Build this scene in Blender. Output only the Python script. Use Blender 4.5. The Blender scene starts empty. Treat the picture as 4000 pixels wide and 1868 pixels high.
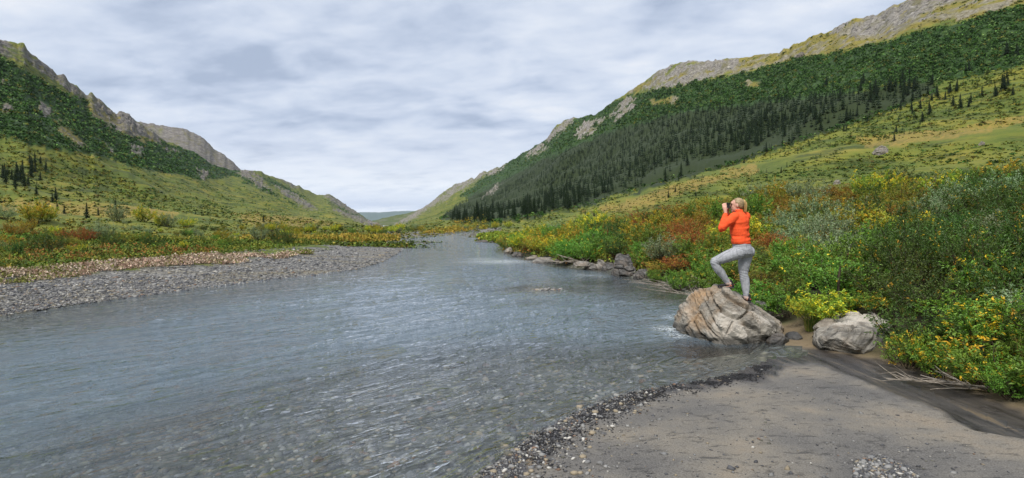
import bpy, bmesh, math, random
import numpy as np
from mathutils import Vector, Matrix
from mathutils.bvhtree import BVHTree

# ------------------------------------------------------------------ camera, world, sun
SC = bpy.context.scene
COL = SC.collection
F_PX, CAM_H, HOR = 2221.0, 1.85, 880.0          # focal length in photo pixels, eye height over the water
PITCH = -math.atan((934 - HOR) / F_PX)
cam_d = bpy.data.cameras.new('view_camera'); cam = bpy.data.objects.new('view_camera', cam_d); COL.objects.link(cam)
cam_d.sensor_width = 36; cam_d.lens = 36 * F_PX / 4000; cam_d.clip_start = 0.05; cam_d.clip_end = 30000
cam.location = (0, 0, CAM_H); cam.rotation_euler = (math.pi / 2 + PITCH, 0, 0)
SC.camera = cam
SC.view_settings.view_transform = 'Standard'; SC.view_settings.look = 'None'
SC.view_settings.exposure = 1.5; SC.view_settings.gamma = 1.0; SC.view_settings.use_curve_mapping = False
SC.render.engine = 'CYCLES'
SC.cycles.use_denoising = True
SC.cycles.max_bounces = 6; SC.cycles.diffuse_bounces = 2; SC.cycles.glossy_bounces = 3
SC.cycles.transmission_bounces = 3; SC.cycles.transparent_max_bounces = 6; SC.cycles.volume_bounces = 0

SUN_EL, SUN_AZ = 52.0, 205.0     # azimuth of the sun, clockwise from +Y (behind and left of the viewer)
world = bpy.data.worlds.new('World'); SC.world = world; world.use_nodes = True
sun_d = bpy.data.lights.new('sun', 'SUN'); sun_d.energy = 1.5; sun_d.angle = math.radians(20); sun_d.color = (1.0, 0.96, 0.9)
sun = bpy.data.objects.new('sun', sun_d); COL.objects.link(sun)
_a, _e = math.radians(SUN_AZ), math.radians(SUN_EL)
SUN_DIR = Vector((math.sin(_a) * math.cos(_e), math.cos(_a) * math.cos(_e), math.sin(_e)))
sun.rotation_euler = SUN_DIR.to_track_quat('Z', 'Y').to_euler()
sun.location = SUN_DIR * 50


class NT:
    """small helper to write node trees"""
    def __init__(s, tree): s.t = tree; tree.nodes.clear()
    def n(s, typ, ins=None, **props):
        nd = s.t.nodes.new(typ)
        for k, v in props.items(): setattr(nd, k, v)
        for k, v in (ins or {}).items(): s.set(nd, k, v)
        return nd
    def set(s, nd, k, v):
        sock = nd.inputs[k]
        if hasattr(v, 'bl_rna') and isinstance(v, bpy.types.NodeSocket): s.t.links.new(v, sock)
        elif isinstance(v, bpy.types.Node): s.t.links.new(v.outputs[0], sock)
        else:
            if hasattr(sock, 'default_value') and isinstance(v, (tuple, list)) and len(v) == 3 and sock.type == 'RGBA': v = (*v, 1)
            sock.default_value = v
    def noise(s, vec, scale, detail=4, rough=.55, dist=0.0):
        return s.n('ShaderNodeTexNoise', {'Vector': vec, 'Scale': scale, 'Detail': detail, 'Roughness': rough, 'Distortion': dist}).outputs[0]
    def ramp(s, fac, stops, interp='LINEAR'):
        r = s.n('ShaderNodeValToRGB', {0: fac}); cr = r.color_ramp; cr.interpolation = interp
        while len(cr.elements) > 1: cr.elements.remove(cr.elements[-1])
        for i, (p, c) in enumerate(stops):
            e = cr.elements[0] if i == 0 else cr.elements.new(p)
            e.position = p; e.color = (*c, 1) if len(c) == 3 else c
        return r.outputs[0]
    def mix(s, fac, a, b, blend='MIX'):
        m = s.n('ShaderNodeMix', data_type='RGBA', blend_type=blend)
        for k, v in ((0, fac), (6, a), (7, b)): s.set(m, k, v)
        return m.outputs[2]
    def math(s, op, a, b=0.0, c=None, clamp=False):
        m = s.n('ShaderNodeMath', operation=op, use_clamp=clamp); s.set(m, 0, a); s.set(m, 1, b)
        if c is not None: s.set(m, 2, c)
        return m.outputs[0]
    def mapr(s, v, a, b, c=0.0, d=1.0):
        return s.n('ShaderNodeMapRange', {0: v, 1: a, 2: b, 3: c, 4: d}).outputs[0]
    def scalev(s, vec, sc, rot=(0, 0, 0)):
        return s.n('ShaderNodeMapping', {'Vector': vec, 'Scale': sc, 'Rotation': rot}).outputs[0]


def build_world():
    w = NT(world.node_tree)
    sky = w.n('ShaderNodeTexSky', sky_type='NISHITA', sun_disc=False, sun_elevation=math.radians(SUN_EL),
              sun_rotation=math.radians(SUN_AZ), altitude=600)
    d = w.n('ShaderNodeTexCoord').outputs['Generated']
    sep = w.n('ShaderNodeSeparateXYZ', {0: d})
    z = w.math('ADD', w.math('MAXIMUM', sep.outputs[2], 0.0), 0.16)
    px = w.math('DIVIDE', sep.outputs[0], z); py = w.math('DIVIDE', sep.outputs[1], z)
    p = w.n('ShaderNodeCombineXYZ', {0: px, 1: py, 2: 0.0}).outputs[0]
    p = w.scalev(p, (.9, 1.0, 1), (0, 0, math.radians(16)))
    big = w.noise(w.scalev(p, (.7, .8, 1)), 1.0, 3, .5, .5)
    mid = w.noise(w.scalev(p, (1.0, 1.15, 1)), 2.6, 5, .52, .3)
    fine = w.noise(w.scalev(p, (1.3, 1.8, 1)), 6.0, 3, .55, .2)
    den = w.math('ADD', w.math('ADD', w.math('MULTIPLY', big, .42), w.math('MULTIPLY', mid, .46)), w.math('MULTIPLY', fine, .12))
    cl = w.ramp(den, [(.39, (3.1, 3.7, 4.8)), (.45, (4.0, 4.6, 5.7)), (.50, (4.75, 5.3, 6.3)), (.56, (5.5, 5.95, 6.75)), (.64, (6.5, 6.7, 7.1))])
    # layers low over the far horizon: a clear white strip, a grey-blue bank, then bright cloud
    lay = w.ramp(w.math('ADD', sep.outputs[2], w.math('MULTIPLY', w.math('SUBTRACT', fine, .5), .03)), [(.0, (7.12, 7.38, 7.46)), (.024, (7.46, 7.63, 7.63)), (.034, (4.39, 4.97, 6.05)), (.046, (5.31, 5.80, 6.63)), (.07, (6.80, 7.04, 7.38)), (.11, (6.14, 6.46, 7.12)), (.15, (5.14, 5.56, 6.46))])
    cl = w.mix(w.math('MULTIPLY', w.mapr(sep.outputs[2], .05, .17, 1, 0), w.mapr(fine, .3, .6, .55, .95)), cl, lay)
    out = w.mix(.93, w.n('ShaderNodeMix', {6: sky.outputs[0], 7: (1.0, 1.0, 1.0)}, data_type='RGBA').outputs[2], cl)
    bg = w.n('ShaderNodeBackground', {'Color': out, 'Strength': 0.05})
    w.n('ShaderNodeOutputWorld', {0: bg})


build_world()

# ------------------------------------------------------------------ numeric helpers
RNG = np.random.default_rng(7)
random.seed(7)


def cam_dirs(px, py):
    px = np.asarray(px, float); py = np.asarray(py, float)
    dx = (px - 2000) / F_PX; dy = -(py - 934) / F_PX
    c, s = math.cos(PITCH), math.sin(PITCH)
    return np.stack([dx, c - dy * s, s + dy * c], -1)


def on_level(px, py, z=0.0):
    d = cam_dirs(px, py); k = (z - CAM_H) / d[..., 2]
    return np.stack([d[..., 0] * k, d[..., 1] * k], -1)


def at_depth(px, py, Y):
    d = cam_dirs(px, py); k = Y / d[..., 1]
    return np.array([d[..., 0] * k, Y + 0 * k, CAM_H + d[..., 2] * k])


def project(P):
    P = np.asarray(P, float); x, y, z = P[..., 0], P[..., 1], P[..., 2] - CAM_H
    c, s = math.cos(PITCH), math.sin(PITCH)
    f = np.maximum(y * c + z * s, 1e-3); u = -y * s + z * c
    return 2000 + F_PX * x / f, 934 - F_PX * u / f


def _h(ix, iy, iz, seed):
    n = (ix.astype(np.int64) * 374761393 + iy.astype(np.int64) * 668265263 + iz.astype(np.int64) * 1274126177 + seed * 974711) & 0xffffffff
    n = ((n ^ (n >> 13)) * 1274126177) & 0xffffffff
    n = ((n ^ (n >> 16)) * 2246822519) & 0xffffffff
    return ((n ^ (n >> 15)) & 0xffff) / 32767.5 - 1.0


def vnoise(x, y, z=0.0, seed=0):
    x, y, z = np.broadcast_arrays(np.asarray(x, float), np.asarray(y, float), np.asarray(z, float))
    ix, iy, iz = np.floor(x), np.floor(y), np.floor(z)
    fx, fy, fz = x - ix, y - iy, z - iz
    fx, fy, fz = (f * f * f * (f * (f * 6 - 15) + 10) for f in (fx, fy, fz))
    r = 0
    for a in (0, 1):
        for b in (0, 1):
            for c in (0, 1):
                w = (fx if a else 1 - fx) * (fy if b else 1 - fy) * (fz if c else 1 - fz)
                r = r + w * _h(ix + a, iy + b, iz + c, seed)
    return r


def fbm(x, y, z=0.0, octv=4, seed=0, gain=.5):
    r, a, t = 0, 1.0, 0
    for i in range(octv):
        r = r + a * vnoise(np.asarray(x) * 2 ** i, np.asarray(y) * 2 ** i, np.asarray(z) * 2 ** i, seed + i * 17); t += a; a *= gain
    return r / t * 1.6


def sstep(a, b, x):
    t = np.clip((x - a) / (b - a), 0, 1); return t * t * (3 - 2 * t)


def seg_dist(P, A, B):
    """distance of points P (n,2) to the polyline segments A->B (m,2); returns min distance and index"""
    best = np.full(len(P), 1e9); idx = np.zeros(len(P), int)
    for i in range(len(A)):
        ab = B[i] - A[i]; L = ab @ ab + 1e-12
        t = np.clip(((P - A[i]) @ ab) / L, 0, 1)
        d = np.hypot(*(P - A[i] - t[:, None] * ab).T)
        m = d < best; best[m] = d[m]; idx[m] = i
    return best, idx


def in_poly(x, y, poly):
    r = np.zeros(np.shape(x), bool); n = len(poly)
    for i in range(n):
        x1, y1 = poly[i]; x2, y2 = poly[(i + 1) % n]
        if y1 == y2: continue
        c = ((y1 > y) != (y2 > y)) & (x < (x2 - x1) * (y - y1) / (y2 - y1) + x1)
        r ^= c
    return r


def mesh_np(name, V, F, mats=None, smooth=False, attrs=None, mat_idx=None):
    """F: (m,k) int array or a list of such arrays"""
    V = np.asarray(V, np.float32)
    Fs = [np.asarray(f, np.int32) for f in (F if isinstance(F, list) else [F]) if len(f)]
    me = bpy.data.meshes.new(name)
    me.vertices.add(len(V)); me.vertices.foreach_set('co', V.ravel())
    nl = sum(f.size for f in Fs); npol = sum(len(f) for f in Fs)
    me.loops.add(nl); me.loops.foreach_set('vertex_index', np.concatenate([f.ravel() for f in Fs]))
    me.polygons.add(npol)
    tot = np.concatenate([np.full(len(f), f.shape[1], np.int32) for f in Fs])
    st = np.concatenate([[0], np.cumsum(tot)[:-1]]).astype(np.int32)
    me.polygons.foreach_set('loop_start', st)
    try: me.polygons.foreach_set('loop_total', tot)
    except Exception: pass
    me.polygons.foreach_set('use_smooth', np.full(npol, smooth))
    for m in (mats or []): me.materials.append(m)
    if mat_idx is not None: me.polygons.foreach_set('material_index', np.asarray(mat_idx, np.int32))
    for k, a in (attrs or {}).items():
        a = np.asarray(a, np.float32)
        if a.shape[1] == 3: a = np.concatenate([a, np.ones((len(a), 1), np.float32)], 1)
        at = me.attributes.new(k, 'FLOAT_COLOR', 'POINT'); at.data.foreach_set('color', a.ravel())
    me.update(calc_edges=True)
    return me


def link(name, data, parent=None, loc=None, rot=None, scale=None):
    o = bpy.data.objects.new(name, data); COL.objects.link(o)
    if parent is not None: o.parent = parent
    if loc is not None: o.location = loc
    if rot is not None: o.rotation_euler = rot
    if scale is not None: o.scale = (scale,) * 3 if np.isscalar(scale) else scale
    return o


def tag(o, label=None, cat=None, group=None, kind=None):
    if label: o['label'] = label
    if cat: o['category'] = cat
    if group: o['group'] = group
    if kind: o['kind'] = kind
    return o


def copy_tree(o, parent=None):
    c = o.copy(); COL.objects.link(c); c.parent = parent
    for ch in list(o.children): copy_tree(ch, c)
    return c


# ------------------------------------------------------------------ materials
def material(name):
    m = bpy.data.materials.new(name); m.use_nodes = True
    return m, NT(m.node_tree)


def finish(t, col, rough=.8, bump=None, bstr=.4, bdist=.02, spec=.3, extra=None):
    ins = {'Base Color': col, 'Roughness': rough, 'Specular IOR Level': spec}
    if bump is not None:
        b = t.n('ShaderNodeBump', {'Strength': bstr, 'Distance': bdist, 'Height': bump}); ins['Normal'] = b.outputs[0]
    ins.update(extra or {})
    p = t.n('ShaderNodeBsdfPrincipled', ins); t.n('ShaderNodeOutputMaterial', {0: p.outputs[0]})


def mat_ground(name, use):
    """use: which surfaces the piece carries: o olive tundra, a alder floor, r rock, s soil, g gravel, d sand, w wet, b river bed"""
    m, t = material(name)
    P = t.n('ShaderNodeNewGeometry').outputs['Position']
    A = t.n('ShaderNodeAttribute', attribute_name='zoneA'); B = t.n('ShaderNodeAttribute', attribute_name='zoneB')
    sa = t.n('ShaderNodeSeparateColor', {0: A.outputs['Color']}); sb = t.n('ShaderNodeSeparateColor', {0: B.outputs['Color']})
    rock, alder, gravel, sand = sa.outputs[0], sa.outputs[1], sa.outputs[2], A.outputs['Alpha']
    wet, bed, soil_shade, gold = sb.outputs[0], sb.outputs[1], sb.outputs[2], B.outputs['Alpha']
    col = (.1, .1, .08); h = None
    add = lambda x: x if h is None else t.math('ADD', h, x)
    n3 = t.noise(P, 1.3, 3, .6) if ('o' in use or 's' in use) else None
    if 'o' in use:    # olive tundra with drawn-out dark low shrubs
        n1 = t.noise(t.scalev(P, (.05, .05, .11)), 1, 5, .6); n2 = t.noise(t.scalev(P, (.055, .055, .45)), 1, 6, .70, .5)
        ol = t.ramp(n1, [(.32, (.052, .080, .012)), (.46, (.092, .120, .015)), (.58, (.150, .155, .018)), (.72, (.225, .185, .030))])
        ol = t.mix(t.mapr(n2, .50, .60, 0, .9), ol, (.034, .052, .010))
        ol = t.mix(t.math('MULTIPLY', t.mapr(n3, .45, .7), .4), ol, (.17, .165, .03))
        ol = t.mix(t.math('MULTIPLY', gold, t.mapr(n3, .3, .6)), ol, (.25, .175, .04))
        col = ol; h = t.math('MULTIPLY', n3, .5)
    if 'a' in use:
        al = t.ramp(t.noise(P, .35, 3, .6), [(.35, (.014, .034, .007)), (.6, (.032, .068, .012)), (.75, (.065, .105, .018))])
        col = t.mix(alder, col, al)
        col = t.mix(soil_shade, col, t.mix(n3, (.016, .026, .008), (.03, .045, .012)))     # spruce forest floor: shade between the trees painted into its colour
    if 'r' in use:    # grey bedded rock: thin layers that dip a little
        lay = t.noise(t.scalev(P, (.09, .09, .62) if 'T' not in use else (.30, .30, .45), (.10, .16, 0)), 1, 6, .74, .6)
        rk = t.ramp(lay, [(.34, (.040, .037, .035)), (.46, (.115, .104, .092)), (.55, (.20, .182, .160)), (.68, (.31, .285, .25))])
        if 'T' in use: rk = t.ramp(lay, [(.36, (.035, .032, .03)), (.44, (.15, .137, .12)), (.55, (.25, .23, .20)), (.66, (.36, .34, .30))])
        rk = t.mix(t.mapr(t.noise(P, .06, 5, .65), .50, .64, 0, .75), rk, (.125, .115, .045))
        col = t.mix(rock, col, rk); h = add(t.math('MULTIPLY', t.math('MULTIPLY', rock, lay), 60.0))
    if 's' in use:
        so = t.ramp(n3, [(.35, (.018, .016, .009)), (.6, (.04, .038, .014)), (.8, (.07, .075, .02))])
        col = t.mix(soil_shade, col, so)
    if 'g' in use:
        g1 = t.n('ShaderNodeTexVoronoi', {'Vector': P, 'Scale': 14.0}); g2 = t.noise(t.scalev(P, (.18, .6, 1), (0, 0, -.35)), 1, 4, .6)
        gv = t.n('ShaderNodeSeparateColor', {0: g1.outputs['Color']}).outputs[0]
        gc = t.ramp(gv, [(.0, (.050, .049, .051)), (.5, (.12, .118, .116)), (.85, (.23, .22, .20)), (1, (.40, .38, .34))])
        gc = t.mix(t.mapr(g2, .50, .64, 0, .65), gc, (.17, .145, .085))
        col = t.mix(gravel, col, gc)
    if 'd' in use:
        s1 = t.noise(P, .9, 4, .6); s2 = t.noise(t.scalev(P, (1.0, 2.2, 1), (0, 0, .4)), 7, 4, .62, .3); s3 = t.noise(P, 90, 2, .6)
        sc = t.ramp(s1, [(.32, (.085, .081, .077)), (.47, (.130, .120, .106)), (.58, (.185, .163, .130)), (.72, (.25, .20, .14))])
        sc = t.mix(t.mapr(s2, .60, .70, 0, .75), sc, (.045, .043, .042))
        sc = t.mix(t.mapr(s3, .45, .75, 0, .45), sc, (.26, .25, .235))
        sc = t.mix(t.mapr(s3, .30, .48, .5, 0), sc, (.03, .03, .032))
        if 'o' in use: sc = t.mix(t.math('MULTIPLY', gold, .85), sc, t.mix(s1, (.10, .072, .045), (.24, .175, .105)))      # brown mud of the bank
        col = t.mix(sand, col, sc)
        h = add(t.math('MULTIPLY', sand, t.math('SUBTRACT', t.math('MULTIPLY', s3, .25), t.math('MULTIPLY', t.mapr(s2, .58, .72), .9))))
    rough = .92
    if 'w' in use:
        wc = t.ramp(t.noise(t.scalev(P, (7, .8, 1), (0, 0, -.12)), 1, 4, .65, .4), [(.36, (.014, .013, .012)), (.48, (.045, .042, .042)), (.58, (.070, .063, .058)), (.68, (.16, .12, .075))])
        col = t.mix(wet, col, wc); rough = t.mapr(wet, 0, 1, .92, .22)
    if 'b' in use:
        b1 = t.n('ShaderNodeTexVoronoi', {'Vector': P, 'Scale': 11.0, 'Randomness': 1.0})
        bv = t.n('ShaderNodeSeparateColor', {0: b1.outputs['Color']}).outputs[1]
        bc = t.ramp(bv, [(0, (.06, .062, .055)), (.45, (.13, .13, .115)), (.8, (.20, .19, .155)), (.96, (.36, .33, .25))])
        col = t.mix(t.mapr(b1.outputs['Distance'], .0, .6, 0, .8), bc, (.05, .052, .04))
    finish(t, col, rough, h, .7, .03, .3)
    return m


def mat_rock(name, cols, strata_rot, warm=.5, scale=1.0, wet_z=None):
    m, t = material(name)
    tc = t.n('ShaderNodeNewGeometry')
    P = tc.outputs['Position']; 
    lay = t.noise(t.scalev(P, (3.0 * scale, 3.0 * scale, 11 * scale), strata_rot), 1, 7, .68, .6)
    blot = t.noise(P, 2.6 * scale, 5, .6, .4); fine = t.noise(P, 34 * scale, 4, .65)
    c = t.ramp(lay, [(.28, cols[0]), (.44, cols[1]), (.56, cols[2]), (.72, cols[3])])
    c = t.mix(t.math('MULTIPLY', t.mapr(blot, .47, .62), warm), c, (.30, .19, .10))
    c = t.mix(t.mapr(fine, .55, .72, 0, .5), c, (.05, .045, .04))
    att = t.n('ShaderNodeAttribute', attribute_name='tint'); s = t.n('ShaderNodeSeparateColor', {0: att.outputs['Color']})
    c = t.mix(s.outputs[0], c, (.025, .022, .018))      # darker along cracks and joints
    c = t.mix(t.math('MULTIPLY', s.outputs[1], t.mapr(fine, .3, .6, .5, 1)), c, (.50, .46, .40))
    c = t.mix(t.math('MULTIPLY', s.outputs[2], t.mapr(blot, .3, .6, .15, .8)), c, (.36, .225, .115))
    rough = .8
    if wet_z is not None:
        w = t.mapr(t.math('ADD', t.n('ShaderNodeSeparateXYZ', {0: P}).outputs[2], t.math('MULTIPLY', t.math('SUBTRACT', blot, .5), .14)), wet_z, wet_z + .07, 1, 0)
        c = t.mix(w, c, t.mix(.25, (.012, .012, .010), c)); rough = t.mapr(w, 0, 1, .8, .25)
    h = t.math('ADD', t.math('MULTIPLY', lay, 1.0), t.math('MULTIPLY', fine, .35))
    finish(t, c, rough, h, .9, .035, .3)
    return m


def mat_leaf(name, c0, c1, c2, aut, trans=.22, hue=.03):
    m, t = material(name)
    att = t.n('ShaderNodeAttribute', attribute_name='tint'); s = t.n('ShaderNodeSeparateColor', {0: att.outputs['Color']})
    c = t.ramp(s.outputs[0], [(0, c0), (.5, c1), (1, c2)])
    c = t.mix(s.outputs[1], c, aut)
    oi = t.n('ShaderNodeObjectInfo').outputs['Random']
    hs = t.n('ShaderNodeHueSaturation', {'Hue': t.mapr(oi, 0, 1, .5 - hue, .5 + hue), 'Saturation': 1.0, 'Value': t.mapr(oi, 0, 1, .75, 1.25), 'Color': c})
    c = hs.outputs[0]
    d = t.n('ShaderNodeBsdfPrincipled', {'Base Color': c, 'Roughness': .5, 'Specular IOR Level': .35})
    tr = t.n('ShaderNodeBsdfTranslucent', {'Color': t.mix(1.0, c, (1.0, 1.05, .55), 'MULTIPLY')})
    mx = t.n('ShaderNodeMixShader', {0: trans, 1: d.outputs[0], 2: tr.outputs[0]})
    t.n('ShaderNodeOutputMaterial', {0: mx.outputs[0]})
    return m


def mat_tint(name, rough=.85, spec=.2, gain=1.0, bump=None):
    """colour straight from the per-piece attribute: every stone or leaf of a mass has its own colour"""
    m, t = material(name)
    att = t.n('ShaderNodeAttribute', attribute_name='tint')
    P = t.n('ShaderNodeNewGeometry').outputs['Position']
    c = att.outputs['Color']
    if bump:
        c = t.mix(t.mapr(t.noise(P, bump, 3, .6), .4, .7, 0, .4), c, t.mix(1.0, c, (.5, .5, .5), 'MULTIPLY'))
    finish(t, c, rough, None, spec=spec)
    return m


def mat_plain(name, c, c2=None, sc=8.0, rough=.8, spec=.3, bstr=0.0, bdist=.01, stretch=(1, 1, 1)):
    m, t = material(name)
    tc = t.n('ShaderNodeTexCoord').outputs['Object']
    n = t.noise(t.scalev(tc, stretch), sc, 5, .6)
    col = t.mix(t.mapr(n, .35, .65), c, c2 or tuple(x * .7 for x in c))
    finish(t, col, rough, n if bstr else None, bstr, bdist, spec)
    return m


def mat_water():
    m, t = material('river_water')
    P = t.n('ShaderNodeNewGeometry').outputs['Position']
    att = t.n('ShaderNodeAttribute', attribute_name='flow'); s = t.n('ShaderNodeSeparateColor', {0: att.outputs['Color']})
    foam, calm, deep = s.outputs[0], s.outputs[1], s.outputs[2]
    Pr = t.scalev(P, (1, 1, 1), (0, 0, math.radians(-50)))                       # x along the ripple crests, y across
    b = t.noise(t.scalev(Pr, (1.6, 5.5, 1)), 1.6, 4, .62, .9)
    a = t.noise(t.scalev(Pr, (.8, 2.6, 1)), 1.1, 3, .6, .9)
    rid = t.math('SUBTRACT', 1.0, t.math('ABSOLUTE', t.math('MULTIPLY', t.math('SUBTRACT', a, .5), 3.2)))
    h = t.math('ADD', t.math('MULTIPLY', t.math('POWER', t.math('MAXIMUM', rid, 0.0), 3.0), .20), t.math('MULTIPLY', b, .22))
    h = t.math('MULTIPLY', h, t.mapr(calm, 0, 1, 1.0, .25))
    bump = t.n('ShaderNodeBump', {'Strength': 1.0, 'Distance': .12, 'Height': h}).outputs[0]
    fr = t.n('ShaderNodeFresnel', {'IOR': 1.333, 'Normal': bump}).outputs[0]
    gl = t.n('ShaderNodeBsdfGlossy', {'Color': (1, 1, 1), 'Roughness': .04, 'Normal': bump})
    tr = t.n('ShaderNodeBsdfTransparent', {'Color': t.mix(deep, (.88, .92, .92), (.45, .55, .56))})
    silt = t.n('ShaderNodeBsdfDiffuse', {'Color': t.mix(deep, (.25, .285, .32), (.23, .305, .37)), 'Normal': bump})
    under = t.n('ShaderNodeMixShader', {0: t.math('MULTIPLY', t.mapr(deep, 0, 1, .09, .40), t.mapr(calm, 0, 1, 1.0, .25)), 1: tr.outputs[0], 2: silt.outputs[0]})
    mx = t.n('ShaderNodeMixShader', {0: fr, 1: under.outputs[0], 2: gl.outputs[0]})
    fo = t.n('ShaderNodeBsdfDiffuse', {'Color': (.75, .79, .8)})
    fm = t.math('MULTIPLY', t.mapr(t.noise(P, 16, 4, .7, 1.0), .48, .62), foam)
    mx2 = t.n('ShaderNodeMixShader', {0: fm, 1: mx.outputs[0], 2: fo.outputs[0]})
    t.n('ShaderNodeOutputMaterial', {0: mx2.outputs[0]})
    return m


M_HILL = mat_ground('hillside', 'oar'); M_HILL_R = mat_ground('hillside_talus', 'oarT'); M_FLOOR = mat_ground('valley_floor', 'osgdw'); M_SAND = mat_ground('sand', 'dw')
M_BED = mat_ground('river_bed', 'b'); M_GRAVEL = mat_ground('gravel', 'g'); M_WATER = mat_water()
M_TINT = mat_tint('mixed_tints'); M_STONE = mat_tint('stone_tints', .75, .3, bump=60)
M_BARK = mat_plain('bark', (.085, .065, .045), (.035, .027, .02), 20, .9, .1, .5, .01, (1, 1, .2))
M_DEAD = mat_plain('dead_wood', (.36, .32, .27), (.17, .14, .11), 24, .85, .15, .4, .006, (1, 1, .25))
M_SPRUCE = mat_tint('spruce_needles', .8, .15)

# ------------------------------------------------------------------ terrain layout (world metres, river surface at z = 0)
VP_AZ = math.atan((1490 - 2000) / F_PX)         # direction in which the valley runs


def px_line(pts): return np.array([on_level(*p) for p in pts])


SHORE_L = np.concatenate([np.array([[-80, -35], [-28, -3.5], [-15.2, 6.5]]), px_line(
    [(0, 1240), (300, 1192), (600, 1152), (900, 1114), (1200, 1080), (1400, 1052), (1500, 1022), (1565, 985), (1605, 953), (1592, 941),
     (1570, 931), (1650, 923), (1703, 917), (1794, 908), (1862, 902)])])
BEACH_SHORE = np.concatenate([np.array([[-60, -40], [-12, -13], [-3.6, -2.6], [-1.35, 2.2]]), px_line(
    [(1850, 1868), (1960, 1790), (2080, 1705), (2280, 1602), (2480, 1532), (2650, 1503), (2830, 1472), (2950, 1425), (3020, 1398), (3110, 1395), (3165, 1392)])])
BANK_SHORE = px_line(
    [(3165, 1392), (3130, 1368), (3040, 1345), (2990, 1325), (2722, 1166), (2650, 1122), (2560, 1098), (2480, 1085), (2400, 1062), (2300, 1052), (2200, 1042),
     (2100, 1020), (2020, 1000), (1972, 985), (1968, 962), (1958, 951), (1876, 943), (1870, 936), (1900, 933), (1854, 929), (1800, 919), (1840, 911), (1900, 906)])
SHORE_R = np.concatenate([BEACH_SHORE, BANK_SHORE[1:]])
NB = len(BEACH_SHORE) - 1
RIVER = np.concatenate([SHORE_L, SHORE_R[::-1]])
CHANNEL = np.concatenate([px_line([(3165, 1392), (3330, 1432), (3520, 1502), (3720, 1588), (4000, 1705)]), np.array([[6.2, 2.6], [8.5, -1.5], [12, -9]])])
BEACH = np.concatenate([BEACH_SHORE, CHANNEL[1:], np.array([[12, -60], [-60, -60]])])
PATCH = on_level(2130, 1130)                    # gravel shoal that breaks the surface

SIL_L = [(-1500, -420), (-900, -230), (-400, -40), (-150, 60), (0, 150), (60, 160), (95, 172), (112, 198), (150, 230), (210, 275), (300, 335), (342, 374), (358, 362), (380, 386), (420, 420), (455, 440),
         (500, 446), (525, 468), (560, 488), (640, 548), (770, 602), (850, 652), (905, 668), (960, 664), (1000, 668), (1080, 690), (1173, 731), (1230, 757), (1265, 763),
         (1290, 760), (1330, 787), (1400, 832), (1440, 860), (1480, 880), (1490, 886)]
SIL_R = [(1490, 893), (1540, 876), (1600, 845), (1645, 815), (1700, 780), (1740, 745), (1790, 715), (1850, 698), (1888, 672), (1960, 648), (2053, 595),
         (2131, 545), (2160, 505), (2200, 470), (2240, 462), (2330, 445), (2400, 392), (2480, 345), (2560, 285), (2620, 255), (2690, 237), (2760, 239), (2860, 228),
         (2960, 217), (3040, 205), (3090, 180), (3180, 140), (3247, 120), (3290, 90), (3344, 68), (3420, 62), (3450, 45), (3500, 15), (3540, 0), (3600, -25),
         (3800, -70), (4000, -100), (4400, -140), (5600, -240)]


def sil_table(pts):
    d = cam_dirs([p[0] for p in pts], [p[1] for p in pts])
    return np.arctan2(d[:, 0], d[:, 1]), d[:, 2] / np.hypot(d[:, 0], d[:, 1])


TL, TR = sil_table(SIL_L), sil_table(SIL_R)
W_L, W_R, R_MAX = 350.0, 400.0, 2600.0


def hill_params(az):
    rel = az - VP_AZ
    left = rel < 0
    s = np.abs(np.sin(rel)); s = np.where(np.abs(rel) > math.pi / 2, np.maximum(s, .5), s)
    R = np.where(left, W_L, W_R) / np.maximum(s, 1e-4); R = 1 / (1 / R ** 3 + 1 / R_MAX ** 3) ** (1 / 3)
    e = np.where(left, np.interp(az, TL[0], TL[1]), np.interp(az, TR[0], TR[1]))
    far = np.clip((np.abs(az) - math.radians(58)) / 1.0, 0, 1)
    e = e * (1 - far) + .28 * far
    jag = vnoise(az * 140, 0, 0, 3) * .7 + vnoise(az * 420, 0, 0, 4) * .3
    amp = np.where(left, np.interp(az, [-.75, -.42, -.28, -.24], [.004, .003, .0015, .0008]), np.interp(az, [-.2, -.1, .1, .3, .5], [.001, .003, .003, .0015, .003]))
    return left, R, e, jag * amp * (1 - far)


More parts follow.
